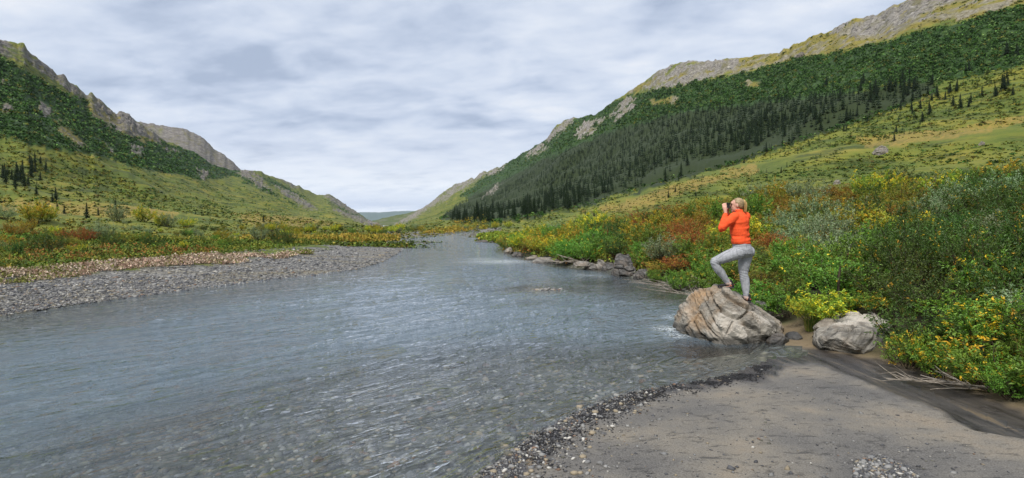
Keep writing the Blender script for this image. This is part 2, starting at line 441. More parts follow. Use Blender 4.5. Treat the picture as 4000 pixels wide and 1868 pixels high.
def ground(x, y, full=False):
    shp = np.shape(x); x = np.ravel(np.asarray(x, float)); y = np.ravel(np.asarray(y, float))
    P = np.stack([x, y], -1)
    dl, il = seg_dist(P, SHORE_L[:-1], SHORE_L[1:]); dr, ir = seg_dist(P, SHORE_R[:-1], SHORE_R[1:])
    dc, _ = seg_dist(P, CHANNEL[:-1], CHANNEL[1:])
    inside = in_poly(x, y, RIVER); beach = in_poly(x, y, BEACH) & ~inside
    leftside = (dl < dr) & ~beach
    r = np.hypot(x, y); az = np.arctan2(x, y)
    hl, R, e, jg = hill_params(az); t = r / R; Zr = CAM_H + R * e
    d = np.minimum(dl, dr)
    # river bed
    dep_b = .05 * np.minimum(dr, 2) + .28 * sstep(1.5, 6, dr)      # off the beach: shelving gravel
    dep_k = .45 * sstep(0, 1.2, dr)                               # off the cut bank: deep
    dep_l = .06 * np.minimum(dl, 3) + .2 * sstep(2, 6, dl)
    dB, _ = seg_dist(P, BEACH_SHORE[:-1], BEACH_SHORE[1:]); dK, _ = seg_dist(P, BANK_SHORE[:-1], BANK_SHORE[1:])
    wk = sstep(.3, .7, dB / (dB + dK + .01)); dep = dep_b * (1 - wk) + dep_k * wk; dep = np.minimum(dep, dep_l + .02) + .015
    pr = np.hypot((x - PATCH[0]) / 1.9, (y - PATCH[1]) / 1.5)
    dep = dep - (dep + .018) * np.exp(-pr ** 2 * 1.6)
    zb = -dep + .012 * vnoise(x * 3, y * 3, 0, 11)
    # beach
    zs = .015 + .055 * np.minimum(d, 1.2) + .05 * sstep(.8, 4, d) + .012 * vnoise(x * 1.7, y * 1.7, 0, 12) * sstep(0, .5, d) + .006 * fbm(x * 6, y * 6, 0, 3, 5)
    ch = sstep(0.24, .50, dc + .12 * vnoise(x * 2, y * 2, 0, 21)); zs = zs * ch + (.012 + .012 * np.minimum(dc * 3, 1)) * (1 - ch)
    # right bank: cut edge, then the slope under the thicket
    db = np.minimum(dr, dc + .12)
    nz = vnoise(x * .8, y * .8, 0, 13)
    farb = sstep(60, 100, y)                                       # low bar and flats up-river
    wob = sstep(2, 8, dc)
    cut = .03 + .06 * np.minimum(db, .6) + .36 * sstep(.15 + .45 * (1 - wob), .9 + .6 * (1 - wob), db + .2 * nz) + .165 * np.maximum(db - .7, 0) * np.exp(-np.maximum(db - 14, 0) / 40)
    cut = np.minimum(cut, 5.0 + 0 * db) + .07 * fbm(x * .7, y * .7, 0, 3, 8) * sstep(.5, 3, db)
    flat = .02 + .03 * np.minimum(db, 8) + .08 * sstep(4, 14, db)
    zr = cut * (1 - farb) + flat * farb
    # left: gravel bar, step of dry herbs, tundra flat
    zl = .01 + .055 * np.minimum(dl, 6) + .22 * sstep(4, 8, dl + .8 * nz) + .008 * np.maximum(dl - 8, 0) * np.exp(-dl / 120) + .06 * fbm(x * .35, y * .35, 0, 3, 9) * sstep(3, 10, dl)
    z = np.where(inside, zb, np.where(beach, zs, np.where(leftside, zl, zr)))
    # hills
    tc = np.minimum(t, 1)
    Ph = np.where(hl, tc ** 2.2, tc ** 2.0)
    und = fbm(x * .012, y * .012, 0, 4, 31) * np.maximum(Zr, 0) * .05 * (tc * (1 - tc) * 4) ** 1.2
    rel_v = np.abs(np.sin(az - VP_AZ)) * r; rel_u = np.cos(az - VP_AZ) * r                    # across and along the valley
    gul = -np.abs(vnoise(rel_u * .022 + .5 * vnoise(x * .015, y * .015, 0, 2), rel_v * .004, 0, 33)) * np.maximum(Zr, 0) * .05 * sstep(.25, .6, tc) * (1 - tc)
    jz = R * jg * sstep(.86, 1, tc)                                # broken crest line
    hill = np.where(inside | beach, 0, Zr * Ph + und + gul + jz)
    over = np.maximum(t - 1, 0)
    z2 = z * np.where(t < 1, (1 - tc) ** 2, 0) * np.where(inside | beach, 1 / np.maximum((1 - tc) ** 2, .2), 1) + hill - over * Zr * .5
    z2 = np.where(inside, np.minimum(z2, zb), z2)
    if not full: return z2.reshape(shp)
    return z2, dict(inside=inside, beach=beach, left=leftside, dl=dl, dr=dr, dc=dc, db=db, t=t, az=az, r=r, hl=hl, ir=ir, farb=farb, pr=pr, ch=ch)


def gz(x, y): return float(ground(np.array([x]), np.array([y]))[0])


def hit(px, py, rmin=2.0, rmax=900.0):
    """where the line of sight through a photo pixel meets the ground"""
    d = cam_dirs(px, py); k = np.exp(np.linspace(math.log(rmin), math.log(rmax), 900)) / math.hypot(d[0], d[1])
    X, Y, Z = d[0] * k, d[1] * k, CAM_H + d[2] * k
    g = ground(X, Y); b = np.nonzero(Z <= g)[0]
    i = b[0] if len(b) else len(k) - 1
    return np.array([X[i], Y[i], g[i]])


# zones of the hillsides, outlined as they lie on the slopes
def _z6(l): return [(x * .7066, 100 + y * .7066) for x, y in l]
def _z7(l): return [(1500 + x * .9705, y * .9705) for x, y in l]


ROCKS = [
    [(-1800, -600), (-900, -300), (-400, -90), (0, 140), (90, 160), (150, 220), (350, 355), (500, 435), (640, 535), (650, 560), (540, 532), (400, 438), (250, 340), (130, 262), (0, 205), (-400, 40), (-900, -120), (-1800, -420)],
    _z6([(190, 415), (240, 425), (295, 490), (250, 505), (215, 470)]), _z6([(525, 462), (580, 475), (600, 510), (550, 505)]),
    _z6([(600, 520), (680, 530), (850, 600), (845, 625), (740, 610), (650, 575)]), _z6([(585, 650), (620, 655), (625, 705), (595, 700)]),
    _z6([(700, 650), (790, 680), (800, 720), (720, 700)]), _z6([(905, 668), (975, 690), (970, 715), (920, 700)]), _z6([(1098, 800), (1148, 805), (1148, 855), (1110, 840)]),
    _z6([(1270, 730), (1330, 750), (1400, 800), (1510, 915), (1440, 900), (1330, 830)]), _z6([(1375, 770), (1480, 780), (1670, 880), (1640, 900), (1500, 830)]),
    _z6([(1525, 880), (1600, 920), (1760, 1020), (1700, 1020), (1570, 940)]), _z6([(1770, 925), (1830, 930), (2000, 1035), (1970, 1045), (1850, 985)]),
    _z6([(1840, 1005), (1960, 1050), (2120, 1115), (2040, 1110), (1880, 1040)]), _z6([(0, 430), (60, 440), (75, 480), (20, 490)]), _z6([(0, 290), (40, 300), (50, 330), (0, 325)]),
    [(2500, 348), (2560, 275), (2690, 225), (2880, 230), (2935, 280), (2800, 305), (2690, 328), (2570, 348)],
    [(3235, 132), (3280, 85), (3344, 55), (3450, 30), (3538, -10), (3640, -60), (3870, -60), (3790, 30), (3680, 66), (3567, 97), (3470, 128), (3344, 142)],
    _z7([(960, 400), (1012, 390), (1005, 430), (930, 490), (912, 470)]), _z7([(800, 500), (900, 465), (860, 520), (790, 560), (775, 545)]),
    _z7([(640, 560), (700, 500), (770, 465), (760, 500), (700, 545), (660, 575)]), _z7([(565, 620), (640, 575), (655, 600), (580, 645)]),
    _z7([(225, 790), (320, 710), (400, 685), (490, 655), (470, 690), (380, 720), (290, 780), (240, 815)]), _z7([(60, 880), (150, 810), (250, 790), (200, 830), (100, 890), (40, 905)]),
    _z7([(1660, 222), (1690, 220), (1690, 236), (1660, 236)]), _z7([(400, 790), (470, 735), (470, 750), (400, 805)]), _z7([(1090, 340), (1180, 320), (1160, 350), (1080, 365)]),
]
SCREE = [_z6([(480, 400), (600, 460), (860, 620), (900, 665), (780, 640), (600, 560), (500, 480)]), _z6([(290, 510), (330, 520), (500, 680), (440, 690), (340, 590)]),
         _z7([(980, 380), (1100, 340), (1450, 290), (1640, 235), (1900, 190), (2130, 120), (2300, 80), (2576, 15), (4200, -325), (4200, -500), (2576, -160), (2000, -60), (1430, 220), (1000, 340)]),
         _z7([(1080, 400), (1180, 390), (1180, 415), (1060, 425)]), _z7([(1440, 330), (1520, 330), (1500, 355), (1440, 350)])]
ALDER = [_z6([(-2400, -760), (-600, -40), (0, 170), (120, 250), (330, 360), (480, 420), (600, 500), (850, 640), (1050, 680), (1250, 770), (1340, 850), (1300, 835), (1100, 850), (1000, 835),
              (720, 780), (560, 720), (300, 690), (0, 615), (-600, 470), (-2400, 60)]),
         _z6([(1180, 720), (1250, 740), (1420, 880), (1500, 920), (1640, 1000), (1560, 960), (1380, 880)]), _z6([(1400, 810), (1560, 880), (1700, 960), (1660, 950), (1500, 880)]),
         _z6([(1780, 950), (1990, 1050), (2100, 1105), (1960, 1060)]),
         _z7([(560, 600), (760, 490), (900, 420), (1000, 385), (1200, 345), (1450, 300), (1640, 240), (1900, 200), (2150, 130), (2300, 90), (2576, 30), (4200, -310), (4200, -150), (2576, 255),
              (2400, 300), (2220, 335), (2060, 345), (1900, 370), (1600, 420), (1200, 470), (900, 560), (600, 680), (350, 800), (300, 790)])]
FOREST = _z7([(250, 860), (350, 790), (600, 660), (900, 535), (1200, 455), (1450, 425), (1700, 395), (1900, 375), (2060, 350), (2220, 345), (2200, 385), (2000, 460), (1800, 530),
              (1650, 580), (1450, 650), (1200, 725), (1000, 775), (800, 835), (500, 890), (300, 900), (230, 880)])
GOLD = [_z7([(1900, 560), (2300, 520), (2576, 460), (2576, 500), (2300, 560), (1950, 600)]), [(0, 780), (400, 800), (700, 830), (700, 850), (300, 840), (0, 830)], [(900, 830), (1200, 850), (1400, 890), (1000, 890)],
        _z7([(800, 850), (1200, 740), (1500, 660), (1500, 690), (1200, 780), (900, 860)])]


def build_terrain():
    a_in = np.radians(np.linspace(-45, 45, 980))
    a_out = np.radians(np.concatenate([np.linspace(-180, -62, 44), np.linspace(-61, -45.3, 40), np.linspace(45.3, 61, 40), np.linspace(62, 180, 44)[:-1]]))
    az = np.sort(np.concatenate([a_in, a_out])); NA = len(az)
    _, R, e, _j = hill_params(az)
    near = np.exp(np.linspace(math.log(1.2), math.log(70), 165))
    s = np.linspace(0, 1, 126)[1:]; over = np.array([1.01, 1.03, 1.08, 1.2, 1.5, 2.0])
    rows = [np.full(NA, r) for r in near]
    q0 = (70 / R) ** 1.1                                          # evenly stepped in height as the slope is seen from the valley
    for k in s: rows.append(R * (q0 + (1 - q0) * k) ** (1 / 1.1))
    for k in over: rows.append(R * k)
    r = np.array(rows); NR = len(r)
    X = r * np.sin(az); Y = r * np.cos(az)
    z, q = ground(X, Y, True)
    q = {k: v.reshape(X.shape) for k, v in q.items()}; Z = z.reshape(X.shape)
    # zones
    px, py = project(np.stack([X, Y, Z], -1))
    front = Y > 3
    jx = px + 16 * fbm(X * .06, Y * .06, Z * .06, 3, 41); jy = py + 9 * fbm(X * .06, Y * .06, Z * .06, 3, 42)
    hillm = front & (q['r'] > 45)
    def zone(polys):
        m = np.zeros(X.shape, bool)
        for p in polys: m |= in_poly(jx, jy, p)
        return (m & hillm).astype(float)
    rock, scree, alder, gold = zone(ROCKS), zone(SCREE), zone(ALDER), zone(GOLD)
    rock = rock * sstep(-.55, -.15, fbm(X * .045, Y * .045, Z * .09, 4, 44))
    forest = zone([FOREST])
    alder = np.clip(alder + forest * .8, 0, 1) * (1 - scree * .9) * (1 - rock)
    back = q['t'] > .97
    rock = np.maximum(rock, (back & ~front).astype(float))
    gold = np.maximum(gold, scree * .7)
    rock = np.maximum(rock, scree * sstep(.0, .5, fbm(X * .1, Y * .1, Z * .1, 3, 47)) * .7)
    # broken, ledged rock: real relief
    amp = np.clip(q['r'] / 300, .6, 3.0)
    led = np.abs(vnoise(X * .06, Y * .06, Z * .30, 51)) * 2.6 + 1.3 * vnoise(X * .17, Y * .17, Z * .5, 52) - .8
    Z = Z + rock * amp * led * np.where(q['t'] > .985, .15, 1.0) * 1.1
    # alder slopes and tundra are hummocky
    Z = Z + alder * (1 - rock) * .8 * vnoise(X * .3, Y * .3, 0, 53) * (q['t'] < .97)
    Z = Z + (q['r'] > 60) * (q['t'] < .97) * .25 * vnoise(X * .4, Y * .4, 0, 54)
    inn, be = q['inside'], q['beach']
    dl, dr, dc, db = q['dl'], q['dr'], q['dc'], q['db']
    nn = fbm(X * .5, Y * .5, 0, 3, 61)
    land = ~inn & ~be
    gl = land & q['left']
    gravel = (gl & (q['r'] < 160)) * (1 - sstep(4.6, 6.2, dl + 1.2 * nn))
    gravel = np.maximum(gravel, (land & ~q['left']) * q['farb'] * (1 - sstep(5, 8, dr + nn)))
    gravel = np.maximum(gravel, np.exp(-q['pr'] ** 2 * 1.5))
    sand = be.astype(float)
    near_ch = sstep(.48, .38, dc + .10 * nn)
    bankearth = (land & ~q['left']) * (1 - q['farb']) * np.where(dc < 2.2, sstep(1.3, .5, db + .3 * nn), 0)
    sand = np.maximum(sand, bankearth * .9)
    wet = np.clip(be * sstep(.34, .22, dr + .16 * nn + .10 * vnoise(X * 6, Y * 6, 0, 77)) + (be | land) * near_ch * .9, 0, 1) * ~inn
    bed = inn.astype(float)
    soil_shade = forest * (q['r'] > 60) + (q['r'] < 60) * (land & ~q['left']) * (1 - q['farb']) * np.where(dc < 2.2, sstep(.6, 1.2, db), 1.0) * sstep(30, 16, db)  # real soil under the thicket, painted shade under the spruces
    A = np.stack([rock, alder * (q['r'] > 60), gravel * ~inn, sand], -1).reshape(-1, 4); B = np.stack([wet, bed, soil_shade, np.maximum(gold, bankearth)], -1).reshape(-1, 4)
    V = np.stack([X, Y, Z], -1).reshape(-1, 3)
    # faces, closed round the azimuth
    i = np.arange(NR - 1)[:, None]; j = np.arange(NA)[None, :]
    a = i * NA + j; b = i * NA + (j + 1) % NA
    Fq = np.stack([a, b, b + NA, a + NA], -1)
    # which piece of the setting each face belongs to
    c = lambda m: m[:-1, :]
    kind = np.where(c(inn), 0, np.where(c(be), 1, np.where(c(gravel > .5) & c(q['r'] < 160), 2, np.where(c(q['r']) < 60, 3, np.where(c(q['hl']), 4, 5)))))
    names = ['river_bed', 'sand_beach', 'gravel_bar', 'valley_floor', 'left_hillside', 'right_hillside']
    for k, nm in enumerate(names):
        f = Fq[kind == k]
        if nm == 'sand_beach':                                  # close the hole under the viewer
            pass
        u, inv = np.unique(f.ravel(), return_inverse=True)
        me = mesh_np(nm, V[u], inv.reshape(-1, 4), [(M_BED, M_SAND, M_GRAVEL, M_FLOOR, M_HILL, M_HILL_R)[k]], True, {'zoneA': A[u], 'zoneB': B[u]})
        tag(link(nm, me), kind='structure')
    # small disc under the viewer
    n = 40; th = np.linspace(0, 2 * math.pi, n, endpoint=False); dx, dy = 1.3 * np.sin(th), 1.3 * np.cos(th)
    Vd = np.concatenate([np.stack([dx, dy, ground(dx, dy) - .01], -1), [[0, 0, gz(0, 0)]]])
    Fd = np.stack([np.arange(n), (np.arange(n) + 1) % n, np.full(n, n)], -1)[:, ::-1]
    me = mesh_np('beach_ground', Vd, Fd, [M_SAND], True, {'zoneA': np.tile([0, 0, 0, 1.], (n + 1, 1)), 'zoneB': np.zeros((n + 1, 4))})
    tag(link('beach_ground', me), kind='structure')
    return dict(az=az, R=R, X=X, Y=Y, Z=Z, py=py, q=q, A=A.reshape(*X.shape, 4), B=B.reshape(*X.shape, 4), front=front, px=px, forest=forest, jx=jx, jy=jy)


TER = build_terrain()


def build_far_hill(name, pts, R0, R1, zones, rows=26, seed=0, jag=.001, sides=None):
    """a farther ridge: rises from the valley floor at R0 to its crest at R1 and falls away behind"""
    d = cam_dirs([p[0] for p in pts], [p[1] for p in pts]); ta = np.arctan2(d[:, 0], d[:, 1]); te = d[:, 2] / np.hypot(d[:, 0], d[:, 1])
    az = np.linspace(ta[0], ta[-1], max(60, int((ta[-1] - ta[0]) / math.radians(.09))))
    e = np.interp(az, ta, te) + jag * (vnoise(az * 300, 0, 0, seed) * .7 + vnoise(az * 800, 0, 0, seed + 1) * .4)
    s = np.concatenate([np.linspace(0, 1, rows), [1.05, 1.15, 1.4]])[:, None]
    r = R0 + (R1 - R0) * s; X = r * np.sin(az); Y = r * np.cos(az)
    zr = CAM_H + R1 * e
    P = np.where(s < 1, .25 * s + .75 * s ** 2.2, 1 - (s - 1) * 1.2)
    Z = zr * P + fbm(X * .01, Y * .01, 0, 4, seed + 5) * zr * .06 * np.clip(s * (1 - s) * 4, 0, 1)
    led = np.abs(vnoise(X * .03, Y * .03, Z * .2, seed + 8)) * 3
    rk = zones(s + 0 * az, fbm(X * .02, Y * .02, Z * .05, 3, seed + 9), az + 0 * s)
    Z = Z + led * rk * (s < .97)
    NA = len(az); NR = len(s)
    i = np.arange(NR - 1)[:, None]; j = np.arange(NA - 1)[None, :]; a = i * NA + j
    F = np.stack([a, a + 1, a + NA + 1, a + NA], -1).reshape(-1, 4)
    A = np.zeros((NR * NA, 4)); A[:, 0] = rk.ravel(); A[:, 1] = (1 - rk.ravel()) * (1.0 if R1 > 9000 else .45)
    me = mesh_np(name, np.stack([X, Y, Z], -1).reshape(-1, 3), F, [M_HILL], True, {'zoneA': A, 'zoneB': np.zeros((NR * NA, 4))})
    return tag(link(name, me), kind='structure')


build_far_hill('cliff_ridge', [(470, 470), (560, 478), (610, 487), (720, 503), (770, 527), (800, 543), (835, 580), (870, 600), (905, 628), (960, 680), (1040, 740)], 1000, 1750,
               lambda s, n, a: np.clip(sstep(.62, .8, s + .3 * n), 0, 1), seed=80, jag=.0012)
build_far_hill('side_ridge', [(1380, 880), (1440, 866), (1500, 852), (1540, 842), (1590, 834), (1640, 818), (1700, 790), (1760, 760)], 2700, 3600, lambda s, n, a: np.clip(.5 * sstep(.2, .6, n), 0, 1), seed=90, jag=.0006)
build_far_hill('far_hills', [(1250, 838), (1330, 832), (1420, 829), (1480, 830), (1540, 826), (1600, 824), (1680, 830), (1800, 836)], 13000, 18000, lambda s, n, a: 0 * s, seed=95, jag=.0003)


# ------------------------------------------------------------------ river
def build_water():
    az = np.radians(np.concatenate([np.linspace(-80, -45.5, 30), np.linspace(-45, 36, 640), np.linspace(37, 60, 12)]))
    r = np.concatenate([np.exp(np.linspace(math.log(1.5), math.log(3.7), 12))[:-1], np.exp(np.linspace(math.log(3.7), math.log(34), 205))[:-1], np.exp(np.linspace(math.log(34), math.log(260), 36))])
    X = r[:, None] * np.sin(az); Y = r[:, None] * np.cos(az)
    P = np.stack([X.ravel(), Y.ravel()], -1)
    ins = in_poly(P[:, 0], P[:, 1], RIVER)
    d, _ = seg_dist(P, RIVER, np.roll(RIVER, -1, 0)); dc, _ = seg_dist(P, CHANNEL[:3], CHANNEL[1:4])
    keep = (ins | (d < 1.0)).reshape(X.shape)
    g = ground(P[:, 0], P[:, 1]); dep = np.clip(-g, 0, 1)
    foam = np.zeros(len(P))
    for (fx, fy), rad, s in [((2625, 1285), .28, 1.0), ((2655, 1310), .22, .8), ((2640, 1240), .25, .55), ((1950, 1022), 1.6, .8), ((1890, 1012), 1.2, .4), ((2290, 1075), .5, .35)]:
        c = on_level(fx, fy); foam = np.maximum(foam, s * np.exp(-np.hypot(P[:, 0] - c[0], P[:, 1] - c[1]) ** 2 / rad ** 2))
    calm = np.zeros(len(P))
    for (cx, cy), rad in [((2520, 1130), 2.4), ((2360, 1105), 2.2), ((2640, 1160), 1.6), ((3000, 1390), .6), ((2860, 1390), .7)]:
        c = on_level(cx, cy); calm = np.maximum(calm, np.exp(-np.hypot(P[:, 0] - c[0], P[:, 1] - c[1]) ** 2 / rad ** 2))
    flow = np.stack([foam, calm, sstep(.06, .38, dep)], -1)
    NA = len(az); i = np.arange(len(r) - 1)[:, None]; j = np.arange(NA - 1)[None, :]; a = i * NA + j
    F = np.stack([a, a + 1, a + NA + 1, a + NA], -1)
    k = keep[:-1, :-1] | keep[1:, :-1] | keep[:-1, 1:] | keep[1:, 1:]
    F = F[k]
    u, inv = np.unique(F.ravel(), return_inverse=True)
    # ripples: sharp crests drawn out along the current, dying out towards the banks
    cx, cy = X * .62 + Y * .78, X * .78 - Y * .62
    wx = .25 * vnoise(X * 1.1, Y * 1.1, 0, 301); wy = .20 * vnoise(X * 1.3, Y * 1.3, 0, 302)
    rd = lambda fx, fy, sd: np.clip(1 - np.abs(vnoise(cx * fx + wx * 3, cy * fy + wy * 6, 0, sd)) * 2.2, 0, 1) ** 2.2 * sstep(-.5, .3, vnoise(cx * 1.3, cy * 1.7, 0, sd + 40))
    gust = .45 + .55 * sstep(-.5, .6, fbm(X * .22, Y * .22, 0, 2, 305))
    H = (.018 * rd(.9, 3.4, 303) + .012 * rd(1.5, 6.0, 304) + .010 * vnoise(cx * .5, cy * 1.2, 0, 306)) * gust
    H = H * sstep(0, .9, d.reshape(X.shape)) * (1 - .75 * calm.reshape(X.shape)) * (1 - .6 * sstep(20, 34, r)[:, None]) * ins.reshape(X.shape)
    lean = 2.6 * sstep(3, 5, r)[:, None] * (H - .006)               # crests lean downstream: steep front, gentle back
    V = np.stack([X + .78 * lean, Y - .62 * lean, H], -1).reshape(-1, 3)[u]
    me = mesh_np('river', V, inv.reshape(-1, 4), [M_WATER], True, {'flow': flow[u]})
    tag(link('river', me), kind='structure')


build_water()
# ------------------------------------------------------------------ stones
PHI = (1 + 5 ** .5) / 2
ICO_V = np.array([(-1, PHI, 0), (1, PHI, 0), (-1, -PHI, 0), (1, -PHI, 0), (0, -1, PHI), (0, 1, PHI), (0, -1, -PHI), (0, 1, -PHI), (PHI, 0, -1), (PHI, 0, 1), (-PHI, 0, -1), (-PHI, 0, 1)]) / math.hypot(1, PHI)
ICO_F = np.array([(0, 11, 5), (0, 5, 1), (0, 1, 7), (0, 7, 10), (0, 10, 11), (1, 5, 9), (5, 11, 4), (11, 10, 2), (10, 7, 6), (7, 1, 8), (3, 9, 4), (3, 4, 2), (3, 2, 6), (3, 6, 8), (3, 8, 9), (4, 9, 5), (2, 4, 11), (6, 2, 10), (8, 6, 7), (9, 8, 1)])
STONE_COLS = np.array([(.10, .10, .105), (.16, .158, .155), (.07, .07, .075), (.23, .225, .215), (.33, .315, .285), (.45, .43, .39), (.26, .215, .15), (.20, .13, .09), (.13, .125, .10)])


OCT_V = np.array([(1, 0, .1), (0, 1, -.1), (-1, 0, .1), (0, -1, -.1), (.25, .2, 1), (0, 0, -1)], float); OCT_F = np.array([(0, 1, 4), (1, 2, 4), (2, 3, 4), (3, 0, 4), (1, 0, 5), (2, 1, 5), (3, 2, 5), (0, 3, 5)])


def stone_mass(name, P, size, probs, flat=(.35, .6), seed=0, gain=1.0, fine=False):
    rg = np.random.default_rng(seed); n = len(P); BV, BF = (OCT_V * 1.15, OCT_F) if fine else (ICO_V, ICO_F); K = len(BV)
    V = BV[None] * (1 + rg.uniform(-.22, .22, (n, K, 1)))
    sc = np.stack([size * rg.uniform(.8, 1.3, n), size * rg.uniform(.55, .95, n), size * rg.uniform(*flat, n)], -1)
    V = V * sc[:, None, :]
    a = rg.uniform(0, 6.283, n); tl = rg.normal(0, .16, n); c, s = np.cos(a)[:, None], np.sin(a)[:, None]
    z = V[..., 2] + V[..., 0] * tl[:, None]
    V = np.stack([V[..., 0] * c - V[..., 1] * s, V[..., 0] * s + V[..., 1] * c, z], -1) + P[:, None, :]
    F = (BF[None] + (np.arange(n) * K)[:, None, None]).reshape(-1, 3)
    p = np.array(probs, float); col = STONE_COLS[rg.choice(len(STONE_COLS), n, p=p / p.sum())] * rg.uniform(.75, 1.2, (n, 1)) * gain
    return mesh_np(name, V.reshape(-1, 3), F, [M_STONE], True, {'tint': np.repeat(col, K, 0)})


def scatter_px(n, poly, seed, z=0.0, zf=True):
    """points on the ground, spread evenly over an outline given by photo pixels"""
    rg = np.random.default_rng(seed); poly = np.array(poly, float)
    lo, hi = poly.min(0), poly.max(0); out = []
    tot = 0
    while tot < n:
        x = rg.uniform(lo[0], hi[0], n); y = rg.uniform(lo[1], hi[1], n); m = in_poly(x, y, poly)
        out.append(np.stack([x[m], y[m]], -1)); tot += m.sum()
    p = np.concatenate(out)[:n]
    w = on_level(p[:, 0], p[:, 1], z)
    if zf:
        for _ in range(3):
            g = np.clip(ground(w[:, 0], w[:, 1]), -.6, 1.2); d = cam_dirs(p[:, 0], p[:, 1]); k = (g - CAM_H) / d[:, 2]; w = d[:, :2] * k[:, None]
    return np.column_stack([w, ground(w[:, 0], w[:, 1])])


def build_gravel():
    bar = [(-900, 1114), (0, 1060), (250, 1040), (500, 1010), (800, 990), (1100, 970), (1500, 945), (1595, 940), (1606, 953), (1565, 987), (1500, 1024), (1400, 1056), (1200, 1086), (900, 1120), (600, 1158), (300, 1198), (0, 1248), (-900, 1320)]
    P = scatter_px(20000, bar, 1)
    dl, _ = seg_dist(P[:, :2], SHORE_L[:-1], SHORE_L[1:])
    r = np.hypot(P[:, 0], P[:, 1])
    rg = np.random.default_rng(4)
    size = np.clip(rg.lognormal(-3.15, .45, len(P)), .015, .16) * np.clip(r / 32, .42, 1.1)
    keep = (P[:, 2] > -.06)
    tag(link('bar_gravel', stone_mass('bar_gravel', P[keep] + [0, 0, .005], size[keep], (3, 4, 3.5, 2.6, 1.3, .5, 1.2, .3, 1), seed=5, fine=True)),
        'grey and pale cobbles covering the gravel bar on the left shore', 'gravel', kind='stuff')
    # emergent shoal in mid-river and the bar far up on the right
    P = np.concatenate([scatter_px(900, [(2020, 1128), (2090, 1105), (2190, 1108), (2215, 1140), (2120, 1160), (2030, 1150)], 8), scatter_px(500, [(1800, 919), (1850, 910), (1980, 902), (1960, 915), (1880, 930), (1850, 929)], 9)])
    size = np.clip(np.random.default_rng(6).lognormal(-3.4, .4, len(P)), .015, .08) * np.clip(np.hypot(P[:, 0], P[:, 1]) / 22, .7, 3)
    tag(link('shoal_gravel', stone_mass('shoal_gravel', P, size, (2, 3, 1, 2, 2, 1, 3, 1, 2), seed=7)), 'small tan cobbles of the shoals breaking the river surface', 'gravel', kind='stuff')
    # bed of the shallows
    P = scatter_px(5600, [(0, 1868), (0, 1420), (700, 1330), (1500, 1230), (2000, 1150), (2300, 1180), (2500, 1300), (2600, 1480), (2300, 1600), (1990, 1780), (1860, 1868)], 10)
    size = np.clip(np.random.default_rng(9).lognormal(-3.75, .45, len(P)), .010, .07) * np.clip(np.hypot(P[:, 0], P[:, 1]) / 6, .9, 2)
    tag(link('bed_pebbles', stone_mass('bed_pebbles', P, size, (2, 3, 1.5, 2.0, 1.2, .35, 2.4, .8, 3), seed=11)), 'tan and grey pebbles seen through the shallow water', 'pebbles', kind='stuff')
    # beach shingle along the waterline, and the small patch of shingle on the sand
    rg = np.random.default_rng(12); out = []
    L = np.cumsum(np.r_[0, np.hypot(*np.diff(BEACH_SHORE, axis=0).T)])
    s0, s1 = L[3], L[9]
    s = s0 + (s1 - s0) * rg.beta(1.0, 1.5, 9000)
    bx = np.interp(s, L, BEACH_SHORE[:, 0]); by = np.interp(s, L, BEACH_SHORE[:, 1])
    off = rg.gamma(1.6, .13, len(s)) * np.interp(s, [s0, s1], [2.0, .8]) - .12
    nx, ny = .72, -.69
    P = np.column_stack([bx + off * nx, by + off * ny]); P = np.column_stack([P, ground(P[:, 0], P[:, 1])])
    P2 = scatter_px(900, [(3330, 1868), (3340, 1800), (3440, 1775), (3560, 1830), (3600, 1868)], 13)
    P3 = scatter_px(500, [(1900, 1868), (2600, 1520), (3000, 1420), (3400, 1550), (4000, 1850), (3900, 1868)], 14)
    P = np.concatenate([P, P2, P3])
    size = np.clip(rg.lognormal(-4.75, .45, len(P)), .004, .04); size[len(s):] *= 1.0
    tag(link('beach_shingle', stone_mass('beach_shingle', P + [0, 0, .002], size, (3, 3, 3, 1.8, .9, .6, 1.0, .5, 1), seed=15, fine=True)), 'fine mixed shingle strewn along the waterline of the sand beach', 'shingle', kind='stuff')
    # black wet grit and plant debris left in a line by the water
    s = s0 + (L[11] - s0) * rg.uniform(0, 1, 9000); bx = np.interp(s, L, BEACH_SHORE[:, 0]); by = np.interp(s, L, BEACH_SHORE[:, 1])
    off = .16 + .16 * rg.normal(0, 1, len(s)) * np.interp(s, [s0, L[9], L[11]], [1.3, .8, .3]); P = np.column_stack([bx + off * nx, by + off * ny]); P = P[fbm(P[:, 0] * 2.5, P[:, 1] * 2.5, 0, 3, 19) > -.15]
    P = np.column_stack([P, ground(P[:, 0], P[:, 1])])
    tag(link('dark_grit', stone_mass('dark_grit', P + [0, 0, .003], np.clip(rg.lognormal(-4.9, .4, len(P)), .004, .018), (.2, 0, 1, 0, 0, 0, 0, 0, 0), (.4, .8), 20, .28, True)), 'black wet grit and debris in a line along the beach waterline', 'grit', kind='stuff')
    # the larger pebbles that can be picked out one by one
    protos = [stone_mass('pebble', np.zeros((1, 3)), np.array([1.0]), pr, (.4, .65), 40 + i) for i, pr in enumerate([(0, 0, 0, 0, 0, 1, 0, 0, 0), (0, 0, 0, 1, 0, 0, 0, 0, 0), (0, 0, 0, 0, 0, 0, 1, 0, 0), (0, 1, 0, 0, 0, 0, 0, 0, 0)])]
    names = ['white', 'light grey', 'tan', 'grey']; dark_k = (1, 3, 3, 1)
    spots = np.concatenate([scatter_px(46, [(1880, 1868), (1990, 1775), (2200, 1650), (2450, 1560), (2520, 1590), (2300, 1760), (2450, 1868)], 16), scatter_px(20, [(3340, 1868), (3350, 1800), (3440, 1780), (3540, 1830), (3570, 1868)], 17)])
